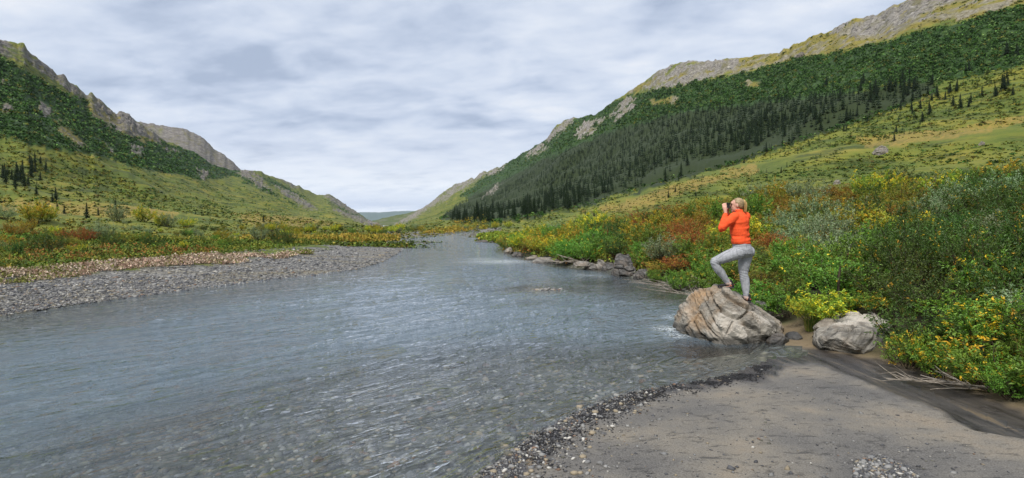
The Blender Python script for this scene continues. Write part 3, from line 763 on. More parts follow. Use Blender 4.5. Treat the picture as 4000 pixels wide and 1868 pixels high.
    for i, p in enumerate(spots):
        k = int(rg.integers(4)); k = k if i < 46 else dark_k[k]; sz = float(rg.uniform(.018, .034))
        where = 'on the shingle at the waterline of the beach' if i < 46 else 'in the patch of shingle on the sand'
        tag(link('pebble', protos[k], loc=(p[0], p[1], p[2] + sz * .2), rot=(0, 0, float(rg.uniform(0, 6))), scale=sz), f'rounded {names[k]} pebble {where}', 'pebble', f'{names[k]} pebbles {where}')


build_gravel()


def boulder_mesh(name, pts, voxel, mat, seed, disp=.05, strata=(.3, -.5, .8), freq=5.0, crack=.05, keep=(), pale=None, warm=None):
    """angular rock: hull of hand-placed corner points, remeshed and broken up along its bedding"""
    bm = bmesh.new()
    for p in pts: bm.verts.new(p)
    r = bmesh.ops.convex_hull(bm, input=bm.verts); bmesh.ops.delete(bm, geom=list({g for g in r['geom_interior'] + r['geom_unused'] if isinstance(g, bmesh.types.BMVert)}), context='VERTS')
    me = bpy.data.meshes.new(name); bm.to_mesh(me); bm.free()
    o = bpy.data.objects.new('temp', me); COL.objects.link(o)
    md = o.modifiers.new('r', 'REMESH'); md.mode = 'VOXEL'; md.voxel_size = voxel
    sm = o.modifiers.new('s', 'SMOOTH'); sm.iterations = 1; sm.factor = .4
    dg = bpy.context.evaluated_depsgraph_get(); me2 = bpy.data.meshes.new_from_object(o.evaluated_get(dg)); bpy.data.objects.remove(o); bpy.data.meshes.remove(me)
    n = len(me2.vertices); V = np.empty(n * 3, np.float32); me2.vertices.foreach_get('co', V); V = V.reshape(-1, 3).astype(float)
    Nn = np.empty(n * 3, np.float32); me2.vertices.foreach_get('normal', Nn); Nn = Nn.reshape(-1, 3)
    # knock off corners along random planes: flat fracture faces
    rgc = np.random.default_rng(seed + 900); ctr = V.mean(0)
    for _ in range(18):
        nn_ = rgc.normal(0, 1, 3); nn_[2] = abs(nn_[2]) * .8; nn_ /= np.linalg.norm(nn_)
        if any(nn_ @ (np.asarray(kp) - ctr) > .80 * np.max((V - ctr) @ nn_) for kp in keep): continue
        sup = (V - ctr) @ nn_; lim = np.max(sup) * rgc.uniform(.90, .98); V = V - np.maximum(sup - lim, 0)[:, None] * nn_ * .96
    s = np.array(strata) / np.linalg.norm(strata); u = np.cross(s, (0, 0, 1.0)); u /= np.linalg.norm(u); w = np.cross(s, u)
    q = np.stack([V @ u, V @ w, V @ s], -1)
    wq = q + .08 * np.stack([vnoise(*(V * 3).T, seed + i) for i in range(3)], -1)
    # blocks: cells elongated in the bedding plane, each pushed in or out; joints between them cut in
    cell = np.floor(np.stack([wq[:, 0] * freq * .45 + .37 * np.floor(wq[:, 2] * freq * 1.3), wq[:, 1] * freq * .45, wq[:, 2] * freq * 1.3], -1))
    push = _h(cell[:, 0], cell[:, 1], cell[:, 2], seed)
    fr = np.stack([wq[:, 0] * freq * .45 + .37 * np.floor(wq[:, 2] * freq * 1.3), wq[:, 1] * freq * .45, wq[:, 2] * freq * 1.3], -1) % 1
    edge = np.min(np.minimum(fr, 1 - fr) / np.array([freq * .45, freq * .45, freq * 1.3]), 1)
    sharp = sstep(.0, .03, edge)
    led = fbm(q[:, 0] * 4, q[:, 1] * 4, q[:, 2] * 22, 4, seed + 7, .6)
    d = disp * (.62 * push * sharp + .26 * led + .40 * fbm(*(V * 3.0).T, 5, seed + 3, .6)) - crack * .6 * (1 - sharp)
    for kp in keep: d *= sstep(.05, .22, np.linalg.norm(V - kp, axis=1)) * .9 + .1
    V2 = V + Nn * d[:, None]
    me2.vertices.foreach_set('co', V2.astype(np.float32).ravel())
    tint = np.zeros((n, 4), np.float32); tint[:, 3] = 1
    tint[:, 0] = np.clip((1 - sstep(0, .012, edge)) * .85 * sstep(-.2, .5, vnoise(*(V * 4).T, seed + 5)) + sstep(.35, .75, -led) * .5, 0, 1)
    if pale is not None:
        for c, rad in pale: tint[:, 1] = np.maximum(tint[:, 1], sstep(rad, rad * .6, np.linalg.norm(V - c, axis=1) + .1 * vnoise(*(V * 6).T, seed + 6)) * .8)
    if warm is not None:
        for c, rad in warm: tint[:, 2] = np.maximum(tint[:, 2], sstep(rad, rad * .4, np.linalg.norm(V - c, axis=1) + .12 * vnoise(*(V * 5).T, seed + 8)))
    at = me2.attributes.new('tint', 'FLOAT_COLOR', 'POINT'); at.data.foreach_set('color', tint.ravel())
    me2.materials.clear(); me2.materials.append(mat); me2.polygons.foreach_set('use_smooth', np.zeros(len(me2.polygons), bool)); me2.name = name
    me2.update()
    return me2


GREYS = [(.06, .055, .05), (.15, .14, .125), (.27, .255, .23), (.40, .38, .34)]
M_ROCK_A = mat_rock('boulder_tan', [(.075, .068, .06), (.17, .155, .13), (.29, .265, .225), (.41, .38, .33)], (.5, .5, .2), .35, 1.0, .07)
M_ROCK_B = mat_rock('boulder_pale', [(.07, .065, .058), (.15, .14, .122), (.26, .24, .205), (.38, .35, .30)], (.2, .9, .3), .2, 1.0, .05)
M_ROCK_C = mat_rock('rock_dark', [(.025, .024, .023), (.06, .058, .056), (.12, .115, .11), (.22, .21, .20)], (.9, .3, .1), .15, 1.3, .03)

M_ROCK_D = mat_rock('rock_grey', [(.06, .056, .052), (.13, .122, .11), (.22, .205, .185), (.32, .30, .27)], (.3, .2, .1), .2, 1.0, .04)
Y0 = 9.3                                         # the woman's distance


def A(px, py, Y): return at_depth(px, py, Y)


FOOT_L = A(2836, 1131, Y0 + .10); FOOT_R = A(2910, 1182, Y0 + .05)


def build_boulders():
    P = [A(2616, 1268, 10.3), A(2634, 1212, 10.3), A(2698, 1160, 10.1), A(2735, 1122, 9.95), A(2785, 1117, 9.75), A(2815, 1129, 9.3), A(2862, 1130, 9.55), A(2836, 1132, 9.15), A(2800, 1140, 9.2), A(2903, 1158, 9.65),
         A(2930, 1186, 9.55), A(2915, 1187, 9.2), A(2985, 1218, 9.6), A(3056, 1284, 9.35), A(3000, 1268, 9.0), A(2925, 1215, 8.98), A(2814, 1226, 8.92), A(2762, 1205, 9.25), A(2690, 1215, 9.7)]
    for px, py in [(2612, 1278), (2690, 1310), (2775, 1332), (2828, 1352), (2925, 1349), (3020, 1322), (3050, 1300)]:
        w = on_level(px, py); P += [(w[0], w[1], .02), (w[0] + .05, w[1] + .08, -.35)]
    P += [(3.3, 11.0, -.3), (4.6, 10.6, -.3), (3.4, 10.8, .45), (4.2, 10.6, .5), (4.75, 9.9, .1), (4.6, 9.3, -.2)]
    pale = [(A(2850, 1280, 8.85), .33), (A(2960, 1250, 9.1), .2), (A(2880, 1310, 8.85), .25)]
    warm = [(A(2720, 1180, 9.7), .42), (A(2780, 1150, 9.4), .3), (A(2740, 1240, 9.4), .3)]
    me = boulder_mesh('boulder', P, .019, M_ROCK_A, 3, .085, (.55, -.35, .75), 4.2, .05, [FOOT_L, FOOT_R], pale, warm)
    tag(link('boulder', me), 'large tan and grey angular boulder at the water edge under the woman', 'boulder')
    BO = me
    # second boulder: long pale slab half hidden by the willow
    P = []
    for px, py, Y in [(3205, 1320, 8.2), (3215, 1300, 8.4), (3270, 1255, 8.6), (3360, 1225, 8.7), (3450, 1218, 8.8), (3540, 1235, 8.8), (3590, 1290, 8.4), (3480, 1290, 8.0), (3350, 1290, 8.0), (3265, 1300, 8.0)]: P.append(A(px, py, Y))
    for px, py in [(3205, 1340), (3250, 1380), (3330, 1385), (3390, 1405), (3470, 1390), (3600, 1370)]:
        w = on_level(px, py); P += [(w[0], w[1], .03), (w[0], w[1] + .12, -.25)]
    P += [(4.9, 9.2, .3), (6.0, 9.0, .3), (4.8, 9.2, -.2), (6.1, 9.0, -.2)]
    me = boulder_mesh('boulder', P, .019, M_ROCK_B, 13, .075, (-.5, -.5, .7), 4.5, .05, (), [(A(3400, 1235, 8.5), .42), (A(3300, 1262, 8.4), .25)])
    tag(link('boulder', me), 'long pale grey boulder half covered by the yellowing willow right of the woman', 'boulder')
    # low dark rocks
    def low(px, py, w, d, h, mat, label, seed, rot=0.0, zz=0.0, Y=None, vox=.02, cat='rock', sink=.5):
        g = hit(px, py) if Y is None else A(px, py, Y)
        rg = np.random.default_rng(seed); pts = []
        for k in range(9):
            a = k / 9 * 6.283 + rg.uniform(-.2, .2); rr = rg.uniform(.8, 1.1)
            pts.append((math.cos(a) * w / 2 * rr, math.sin(a) * d / 2 * rr, -h * sink)); pts.append((math.cos(a) * w / 2 * rr * rg.uniform(.75, 1), math.sin(a) * d / 2 * rr * rg.uniform(.75, 1), h * rg.uniform(.15, .5)))
        for k in range(4): pts.append((rg.uniform(-.3, .3) * w, rg.uniform(-.3, .3) * d, h * rg.uniform(.75, 1)))
        c, s = math.cos(rot), math.sin(rot)
        pts = [(x * c - y * s + g[0], x * s + y * c + g[1] + d * .3, z + g[2] + zz) for x, y, z in pts]
        vx = max(vox, max(w, d) / 60)
        tag(link(cat, boulder_mesh(cat, pts, vx, mat, seed, min(w, d, h) * .12, (rg.uniform(-.6, .6), -.4, .7), 3.2 / max(w, .4) + 1.2, .03 * min(1, w))), label, cat)
    low(3050, 1345, .42, .38, .16, M_ROCK_C, 'low dark wet rock at the water between the two boulders', 21)
    low(3120, 1330, .3, .5, .10, M_ROCK_C, 'flat dark rock half sunk in mud beside the low wet rock', 22)
    low(2980, 1205, .55, .5, .26, M_ROCK_C, 'dark flat slab in the shade behind the big boulder', 23, Y=10.9, zz=-.10)
    low(2136, 1032, 1.9, .9, .34, M_ROCK_D, 'long pale slab lying at the foot of the cut bank', 24, .1, -.02)
    low(2078, 1020, .9, .8, .42, M_ROCK_A, 'grey block beside the long pale slab on the cut bank', 25)
    low(2318, 1058, .8, .6, .30, M_ROCK_D, 'pale flat stone at the waterline left of the dark outcrop', 26)
    low(2352, 1056, .55, .5, .40, M_ROCK_D, 'upright pale stone leaning beside the pale flat stone', 27)
    low(2440, 1082, 1.1, .9, .85, M_ROCK_C, 'dark tilted outcrop standing in the cut bank', 28, .2)
    low(2510, 1092, .7, .6, .40, M_ROCK_C, 'dark wet block right of the tilted outcrop', 29)
    low(2380, 1062, .6, .6, .34, M_ROCK_C, 'dark block left of the tilted outcrop', 30)
    low(2282, 1070, 1.0, .6, .14, M_ROCK_D, 'pale stone barely breaking the water off the cut bank', 31, zz=.33)
    low(1881, 961, 1.9, 1.0, .42, M_ROCK_C, 'dark stone standing in the river before the grassy spit', 32, zz=.22)
    low(1915, 967, .6, .4, .22, M_ROCK_C, 'small dark stone right of the stone in the river', 33, zz=.18)
    low(1985, 992, .8, .8, .45, M_ROCK_A, 'grey stone at the tip of the cut bank', 34)
    low(2020, 1006, .8, .7, .35, M_ROCK_C, 'dark stone below the bushes near the bank tip', 35)
    low(3450, 600, 5.0, 3.5, 2.0, M_ROCK_B, 'pale boulder alone on the olive slope above the thicket', 36, vox=.08)
    low(3275, 722, 1.7, 1.2, .9, M_ROCK_B, 'grey rocks showing above the shrubs behind the woman', 37, vox=.05)
    low(3840, 572, 1.5, 1.2, 1.0, M_ROCK_B, 'pale stone at the upper edge of the thicket far right', 38, vox=.05)
    low(3130, 222, 9, 6, 5, M_ROCK_B, 'white outcrop at the top of the dark shrubs on the right hill', 39, vox=.2)
    return BO


BOULDER = build_boulders()


# ------------------------------------------------------------------ shrubs
def tube_np(path, radii, n=3):
    """thin tube along a path: returns verts, quad faces"""
    path = np.asarray(path, float); m = len(path)
    tdir = np.gradient(path, axis=0); tdir /= np.linalg.norm(tdir, axis=1)[:, None] + 1e-9
    ref = np.where(np.abs(tdir[:, 2:3]) > .9, [[1., 0, 0]], [[0, 0, 1.]])
    a = np.cross(tdir, ref); a /= np.linalg.norm(a, axis=1)[:, None] + 1e-9; b = np.cross(tdir, a)
    th = np.arange(n) / n * 2 * math.pi
    V = path[:, None, :] + np.asarray(radii)[:, None, None] * (np.cos(th)[None, :, None] * a[:, None, :] + np.sin(th)[None, :, None] * b[:, None, :])
    i = np.arange(m - 1)[:, None]; j = np.arange(n)[None, :]
    F = np.stack([i * n + j, i * n + (j + 1) % n, (i + 1) * n + (j + 1) % n, (i + 1) * n + j], -1).reshape(-1, 4)
    return V.reshape(-1, 3), F


def join(parts):
    off = 0; Vs, Fs = [], []
    for V, F in parts: Vs.append(V); Fs.append(F + off); off += len(V)
    return np.concatenate(Vs), np.concatenate(Fs)


def leaves_np(C, D, L, W, rg, droop=.25):
    """leaf blades: C base points, D directions, L lengths, W widths -> verts (n*4), quads (n,4) folded along the rib"""
    n = len(C); D = D / (np.linalg.norm(D, axis=1)[:, None] + 1e-9)
    up = rg.normal(0, .55, (n, 3)) + [0, 0, 1]; S = np.cross(D, up); S /= np.linalg.norm(S, axis=1)[:, None] + 1e-9
    Nn = np.cross(S, D)
    tip = C + D * L[:, None] - np.array([0, 0, 1]) * (L * droop * rg.uniform(0, 1, n))[:, None]
    mid = C + D * (L * .45)[:, None]
    f = (W * .25)[:, None] * Nn
    V = np.stack([C, mid + S * (W / 2)[:, None] + f, tip, mid - S * (W / 2)[:, None] + f], 1).reshape(-1, 3)
    return V, np.arange(n * 4).reshape(-1, 4)


def make_shrub(name, mat, seed, n_stems=16, spread=.75, height=1.0, leaf=.055, lw=.4, twigs=9, per=9, aut=.05, aut_top=0.0, droop=.25, bare=.3, upright=.5, light=.0):
    rg = np.random.default_rng(seed); stems, C, D, tint = [], [], [], []
    for k in range(n_stems):
        a = rg.uniform(0, 6.283); lean = spread * math.sqrt(rg.uniform(.02, 1)); h = height * rg.uniform(.65, 1.05) * (1 - .35 * (lean / max(spread, .01)) ** 2)
        b = np.array([rg.normal(0, .07), rg.normal(0, .07), -.08]); tip = np.array([math.cos(a) * lean, math.sin(a) * lean, h])
        s = np.linspace(0, 1, 6)[:, None]
        path = b + (tip - b) * s + np.array([math.cos(a), math.sin(a), 0]) * (.14 * lean) * np.sin(s * math.pi) + rg.normal(0, .018, (6, 3)) * s
        stems.append(tube_np(path, np.linspace(.011, .003, 6) * height))
        for j in range(twigs):
            f = bare + (1 - bare) * (j + rg.uniform(0, 1)) / twigs; p0 = np.array([np.interp(f, s[:, 0], path[:, i]) for i in range(3)])
            dirr = rg.normal(0, 1, 3); dirr[2] = abs(dirr[2]) * .5 + upright; dirr += np.array([math.cos(a), math.sin(a), 0]) * .5; dirr /= np.linalg.norm(dirr)
            tl = rg.uniform(.14, .30) * height * (1.1 - .4 * f)
            p1 = p0 + dirr * tl
            if j % 2 == 0: stems.append(tube_np(np.array([p0, (p0 + p1) / 2 + rg.normal(0, .01, 3), p1]), [.004 * height, .003 * height, .0015 * height]))
            yellow = rg.uniform() < aut + aut_top * f
            shade = rg.uniform(0, 1)
            for q in np.linspace(.15, 1.05, per):
                C.append(p0 + dirr * tl * min(q, 1) + rg.normal(0, .012, 3))
                dd = rg.normal(0, .75, 3) + dirr * (.5 + q * .6); dd[2] += light; D.append(dd)
                tint.append((np.clip(shade * .6 + rg.uniform(0, .4), 0, 1), 1.0 if (yellow and rg.uniform() < .8) or rg.uniform() < aut * .25 else 0.0, 0))
    C, D, tint = map(np.array, (C, D, tint)); n = len(C)
    L = leaf * rg.uniform(.6, 1.25, n)
    V, F = leaves_np(C, D, L, L * lw * rg.uniform(.8, 1.2, n), rg, droop)
    fol = mesh_np(name + '_foliage', V, F, [mat], False, {'tint': np.repeat(tint, 4, 0)})
    Vs, Fs = join(stems); st = mesh_np(name + '_stems', Vs, Fs, [M_BARK], True)
    return fol, st


LEAF = {
    'tipped': mat_leaf('willow_leaf_tipped', (.08, .16, .020), (.15, .26, .03), (.25, .36, .05), (.70, .44, .03)),
    'green': mat_leaf('willow_leaf_green', (0.073, 0.152, 0.020), (0.140, 0.262, 0.032), (0.232, 0.378, 0.055), (0.700, 0.488, 0.037)),
    'dark': mat_leaf('willow_leaf_dark', (0.039, 0.083, 0.017), (0.073, 0.132, 0.024), (0.128, 0.201, 0.041), (0.610, 0.415, 0.037), .25),
    'yellow': mat_leaf('willow_leaf_yellow', (0.183, 0.256, 0.027), (0.305, 0.366, 0.037), (0.439, 0.451, 0.049), (0.700, 0.512, 0.037)),
    'silver': mat_leaf('willow_leaf_silver', (.11, .17, .07), (.21, .28, .14), (.38, .44, .28), (.46, .42, .10), .2),
    'red': mat_leaf('birch_leaf_red', (0.183, 0.044, 0.020), (0.329, 0.091, 0.024), (0.439, 0.171, 0.034), (0.207, 0.232, 0.037), .25, .012),
    'orange': mat_leaf('birch_leaf_orange', (0.268, 0.140, 0.024), (0.378, 0.220, 0.030), (0.451, 0.305, 0.043), (0.232, 0.256, 0.037), .25, .015),
    'olive': mat_leaf('heath_leaf_olive', (0.122, 0.152, 0.020), (0.220, 0.238, 0.027), (0.342, 0.329, 0.037), (0.464, 0.268, 0.043)),
}
KIND = {
    'tipped': dict(n_stems=24, twigs=10, per=15, leaf=.066, lw=.40, aut=.07, aut_top=.08),
    'green': dict(n_stems=24, twigs=10, per=15, leaf=.062, lw=.42, aut=.02),
    'dark': dict(n_stems=24, twigs=10, per=15, leaf=.055, lw=.42, aut=.03),
    'yellow': dict(n_stems=22, twigs=9, per=16, leaf=.068, lw=.40, aut=.18, aut_top=.12),
    'silver': dict(n_stems=24, twigs=10, per=15, leaf=.058, lw=.36, aut=.03, upright=.7),
    'red': dict(n_stems=24, twigs=10, per=15, leaf=.036, lw=.85, aut=.16),
    'orange': dict(n_stems=24, twigs=10, per=15, leaf=.038, lw=.80, aut=.22),
    'olive': dict(n_stems=24, twigs=10, per=15, leaf=.045, lw=.55, aut=.14),
}
SHRUB = {}
for _i, _k in enumerate(KIND):
    SHRUB[_k] = [make_shrub(_k, LEAF[_k], 100 + (_i - 1) * 10 + v, spread=(.72, .85, .62)[v], height=(1.0, .9, 1.12)[v], **KIND[_k]) for v in range(3)]
DESC = {'tipped': 'yellow tipped green willow shrub', 'green': 'fresh green willow shrub', 'dark': 'dark green willow shrub', 'yellow': 'golden leaved willow shrub', 'silver': 'silvery willow shrub',
        'red': 'rusty red dwarf birch shrub', 'orange': 'orange dwarf birch shrub', 'olive': 'low olive heath shrub'}


def put_shrub(kind, x, y, size, label=None, group=None, v=None, zscale=1.0, z=None, name=None):
    v = random.randrange(3) if v is None else v
    fol, st = SHRUB[kind][v]
    nm = name or {'red': 'dwarf_birch', 'orange': 'dwarf_birch', 'olive': 'heath_shrub'}.get(kind, 'willow_shrub')
    e = link(nm, None, loc=(x, y, (gz(x, y) if z is None else z) - .03), rot=(0, 0, random.uniform(0, 6.283)), scale=(size, size, size * zscale))
    e.empty_display_size = .1
    link('foliage', fol, e); link('stems', st, e)
    return tag(e, label or DESC[kind], 'shrub', group)


# colour areas of the thicket (photo pixels) and what grows there
AREAS = [
    ('red', [(2480, 830), (2560, 815), (2590, 850), (2560, 900), (2480, 890)], .5), ('red', [(2620, 850), (2740, 830), (2780, 900), (2740, 1000), (2660, 1020), (2630, 940)], .45),
    ('red', [(2960, 880), (3080, 850), (3080, 960), (2990, 1000)], .25), ('red', [(2350, 870), (2470, 830), (2480, 880), (2370, 920)], .2),
    ('silver', [(3030, 830), (3180, 790), (3320, 840), (3330, 920), (3150, 940), (3040, 900)], .5), ('silver', [(3600, 770), (3760, 760), (3760, 830), (3600, 840)], .5),
    ('green', [(3020, 930), (3250, 900), (3480, 960), (3480, 1080), (3260, 1140), (3010, 1120)], .85), ('green', [(2560, 1000), (2740, 1010), (2800, 1120), (2650, 1140), (2560, 1080)], .9),
    ('yellow', [(3110, 1080), (3250, 1060), (3560, 1130), (3540, 1220), (3200, 1230)], .75), ('tipped', [(3650, 1060), (3960, 1060), (3960, 1330), (3650, 1330)], .6),
    ('dark', [(3440, 780), (4100, 640), (4100, 1330), (3560, 1330), (3440, 1100)], .5), ('dark', [(2360, 880), (2480, 870), (2480, 1020), (2380, 1030)], .7),
    ('green', [(1960, 900), (2360, 900), (2560, 960), (2560, 1090), (2200, 1040), (1960, 990)], .6), ('yellow', [(1960, 900), (2500, 880), (2560, 960), (2200, 1000), (1960, 980)], .5),
    ('orange', [(2300, 760), (3000, 660), (3300, 640), (3300, 790), (2950, 830), (2300, 880)], .45),
]


def kind_at(px, py, rg, r_=0):
    for k, poly, pr in AREAS:
        if in_poly(np.array(px), np.array(py), poly) and rg.uniform() < pr: return k
    if r_ > 17 and rg.uniform() < .7: return rg.choice(['olive', 'yellow', 'orange', 'green', 'silver', 'dark'], p=[.52, .15, .15, .09, .05, .04])
    if px > 3400: return rg.choice(['dark', 'olive', 'green', 'silver', 'orange'], p=[.42, .26, .14, .10, .08])
    return rg.choice(['olive', 'orange', 'green', 'yellow', 'dark', 'red'], p=[.46, .17, .15, .12, .07, .03])


PLACED = []


def build_thicket():
    rg = np.random.default_rng(21)
    az = rg.uniform(math.radians(-2), math.radians(58), 30000); r = np.exp(rg.uniform(math.log(6.0), math.log(46), 30000))
    x, y = r * np.sin(az), r * np.cos(az)
    z, q = ground(x, y, True)
    ok = ~q['inside'] & ~q['beach'] & ~q['left'] & (q['db'] > np.where(q['dc'] < 2.2, .85, .42)) & (q['db'] < 26)
    ok &= ~((np.hypot(x - 3.9, y - 9.9) < .95) | (np.hypot(x - 5.2, y - 8.4) < .7) | (np.hypot(x - 4.9, y - 7.9) < .6))
    x, y, z, r, db = x[ok], y[ok], z[ok], r[ok], q['db'][ok]
    acc = []
    for i in range(len(x)):
        rad = .50 + .022 * r[i]
        if all((x[i] - a) ** 2 + (y[i] - b) ** 2 > max(rad, c) ** 2 * .9 for a, b, c in acc): acc.append((x[i], y[i], rad)); PLACED.append((x[i], y[i], z[i], r[i], db[i], rad))
    for x_, y_, z_, r_, db_, rad in PLACED:
        size = rad * rg.uniform(.95, 1.35)
        px, py = project(np.array([x_, y_, z_ + size * .7]))
        k = kind_at(float(px), float(py), rg, r_)
        zs = 1.0
        if k in ('olive', 'orange'): zs = .62
        elif k == 'red': zs = .75
        elif k == 'dark' and r_ < 14: zs = 1.2
        if db_ < 2.2: zs *= .75
        if px < 2000: region = 'at the tip of the cut bank'
        elif px < 2300: region = 'on the cut bank ' + ('at the water' if db_ < 3 else 'well above the pale slab')
        elif px < 2600: region = 'on the cut bank ' + ('by the dark outcrop' if db_ < 3 else 'upslope of the dark outcrop')
        elif px < 2800: region = 'just left of the woman ' + ('at the bank edge' if db_ < 3 else 'on the slope')
        elif px < 3000: region = 'right behind the woman'
        elif px < 3350: region = 'right of the woman ' + ('low on the bank' if r_ < 13 else 'high in the thicket')
        elif px < 3700: region = 'above the pale boulder ' + ('low on the bank' if r_ < 11 else 'in mid thicket' if r_ < 18 else 'at the upper edge of the thicket')
        else: region = 'near the right edge ' + ('low on the bank' if r_ < 10 else 'in mid thicket' if r_ < 16 else 'at the upper edge of the thicket')
        put_shrub(k, x_, y_, size, f'{DESC[k]} {region}', f'{DESC[k]}s {region}', zscale=zs, z=z_)


build_thicket()
_h0 = lambda px, py: hit(px, py)
for k, px, py, s, zs, lab in [
    ('tipped', 3545, 1435, .50, 1.0, 'leafy willow with orange tipped leaves overhanging the pale boulder'),
    ('tipped', 3690, 1475, .52, .95, 'green willow with yellow leaf tips above the dead branches'),
    ('yellow', 3660, 1400, .45, .9, 'golden flecked willow at the centre of the low right bank'),
    ('tipped', 3830, 1500, .42, .85, 'small green willow right of the dead branches'),
    ('green', 3960, 1560, .42, .8, 'fresh green willow in the lower right corner of the bank'),
    ('yellow', 3170, 1255, .50, 1.15, 'bright yellow green willow between the two boulders'),
    ('tipped', 3300, 1225, .45, .9, 'low golden willow behind the pale boulder'),
    ('tipped', 3420, 1215, .48, .8, 'low willow with golden leaves at the back of the pale boulder'),
    ('tipped', 3830, 1180, .75, 1.0, 'large golden leaved willow on the bank near the right edge'),
    ('green', 2660, 1135, .75, .85, 'bushy bright green willow at the water left of the boulder'),
    ('green', 2570, 1105, .60, .8, 'bright green willow left of the bushy one at the water'),
    ('green', 3080, 1190, .62, .9, 'green willow just right of the standing woman')]:
    p = _h0(px, py); put_shrub(k, p[0], p[1], s, lab, None, zscale=zs, z=p[2])


def build_left_shrubs():
    rg = np.random.default_rng(33)
    for k, px, base, h, lab in [
        ('dark', 190, 985, 92, 'round dark green bush near the gravel bar on the left'), ('red', 300, 950, 70, 'crimson dwarf birch patch beside the round dark bush'), ('red', 345, 945, 60, 'crimson dwarf birch at the right end of the red patch'),
        ('red', 255, 948, 55, 'crimson dwarf birch right behind the round dark bush'), ('silver', 395, 945, 75, 'pale silvery willow right of the red patch'), ('yellow', 135, 872, 78, 'tall yellow green willow on the left flat'), ('yellow', 180, 870, 66, 'yellow green willow right of the tallest on the left flat'),
        ('silver', 15, 860, 60, 'pale willow at the left edge of the picture'), ('silver', 455, 870, 66, 'pale green willow standing alone on the left flat'), ('yellow', 565, 868, 62, 'slim yellow green willow on the left flat'),
        ('silver', 650, 888, 52, 'grey green willow beside a thin yellow one'), ('yellow', 630, 886, 52, 'thin yellow willow on the left flat'), ('yellow', 728, 890, 45, 'small yellow green willow left of the gap'),
        ('dark', 600, 965, 60, 'dark low bush behind the dry pink herbs'), ('dark', 440, 960, 60, 'dark bush right of the silvery willow'), ('green', 900, 962, 36, 'bright green low bush by the gravel bar'), ('green', 870, 966, 32, 'second bright green low bush by the gravel bar'),
        ('dark', 1105, 958, 62, 'dark bush with golden leaves near the bar tip'), ('silver', 1010, 948, 62, 'tall grey green willow near the bar tip'), ('dark', 1085, 945, 55, 'dark bush left of the golden leaved one'), ('yellow', 300, 985, 40, 'yellow low bush before the red patch'), ('yellow', 720, 972, 30, 'yellow low bush behind the dry herbs'),
        ('dark', 60, 1000, 60, 'dark low bush at the left edge above the dry herbs'), ('orange', 60, 925, 60, 'orange brown birch thicket at the left edge'), ('orange', 20, 960, 55, 'rust coloured birch at the far left'), ('orange', 110, 905, 50, 'orange brown birch above the round dark bush')]:
        p = hit(px, base); r = math.hypot(p[0], p[1]); put_shrub(k, p[0], p[1], h / F_PX * p[1] / .95, lab, None, z=p[2])
    # the rest of the flats: shrubs in loose ranks on both sides of the upper river
    for i in range(135):
        px, py = rg.uniform(-700, 1500), 0
        py = np.interp(px, [0, 500, 1000, 1500], [rg.uniform(890, 1000), rg.uniform(888, 970), rg.uniform(885, 945), rg.uniform(884, 925)])
        p = hit(px, py)
        if 5 < p[1] < 190:
            k = str(rg.choice(['olive', 'dark', 'yellow', 'orange', 'silver', 'green'], p=[.52, .16, .12, .02, .08, .10]))
            reg = 'on the left flat beyond the gravel bar' if px < 1000 else 'on the flat by the upper river'
            put_shrub(k, p[0], p[1], rg.uniform(.35, .8) * (1.0 + p[1] / 140), f'{DESC[k]} {reg}', f'{DESC[k]}s {reg}', zscale=.7 if k in ('olive', 'orange') else 1.0, z=p[2])
    for i in range(46):
        px = rg.uniform(1000, 2000); py = np.interp(px, [1000, 1500, 2000], [905, 908, 893]) + rg.uniform(-8, 3); p = hit(px, py)
        k = str(rg.choice(['yellow', 'silver', 'dark', 'olive'], p=[.45, .25, .08, .22]))
        put_shrub(k, p[0], p[1], rg.uniform(.8, 1.9), f'{DESC[k]} lining the far bend of the river', f'{DESC[k]}s lining the far bend of the river', z=p[2])


build_left_shrubs()


# ------------------------------------------------------------------ spruces
def spruce_np(rg, tiers=9, pts=8, h=1.0, w=.17, trunk=True):
    parts = []; cols = []
    if trunk:
        V, F = tube_np(np.array([(0, 0, -.05), (0, 0, .5), (0, 0, .97)]) * h, [.016 * h, .010 * h, .002], 5); parts.append((V, F[:, [0, 1, 2]])); cols.append(np.tile((.05, .04, .03), (len(V), 1)))
        parts.append((V.copy(), F[:, [0, 2, 3]])); cols.append(cols[0])
    for k in range(tiers):
        f = k / (tiers - 1); z1 = h * (.10 + .82 * f + .12); z0 = h * (.08 + .82 * f); rr = w * h * (1 - f) ** .85 + .012 * h
        a = np.arange(2 * pts) / (2 * pts) * 6.283 + rg.uniform(0, 6); out = (np.arange(2 * pts) % 2 == 0)
        rad = np.where(out, rr * rg.uniform(.65, 1.2, 2 * pts), rr * .38); z = np.where(out, z0 - .02 * h + rg.normal(0, .012, 2 * pts) * h, z0 + (z1 - z0) * .35)
        V = np.concatenate([np.stack([np.cos(a) * rad, np.sin(a) * rad, z], -1), [[0, 0, min(z1, h * 1.02)]]])
        n = 2 * pts; F = np.stack([np.arange(n), (np.arange(n) + 1) % n, np.full(n, n)], -1)
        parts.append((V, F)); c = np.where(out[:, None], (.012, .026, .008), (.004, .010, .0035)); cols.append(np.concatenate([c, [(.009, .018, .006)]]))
    V, F = join(parts); return V, F, np.concatenate(cols)


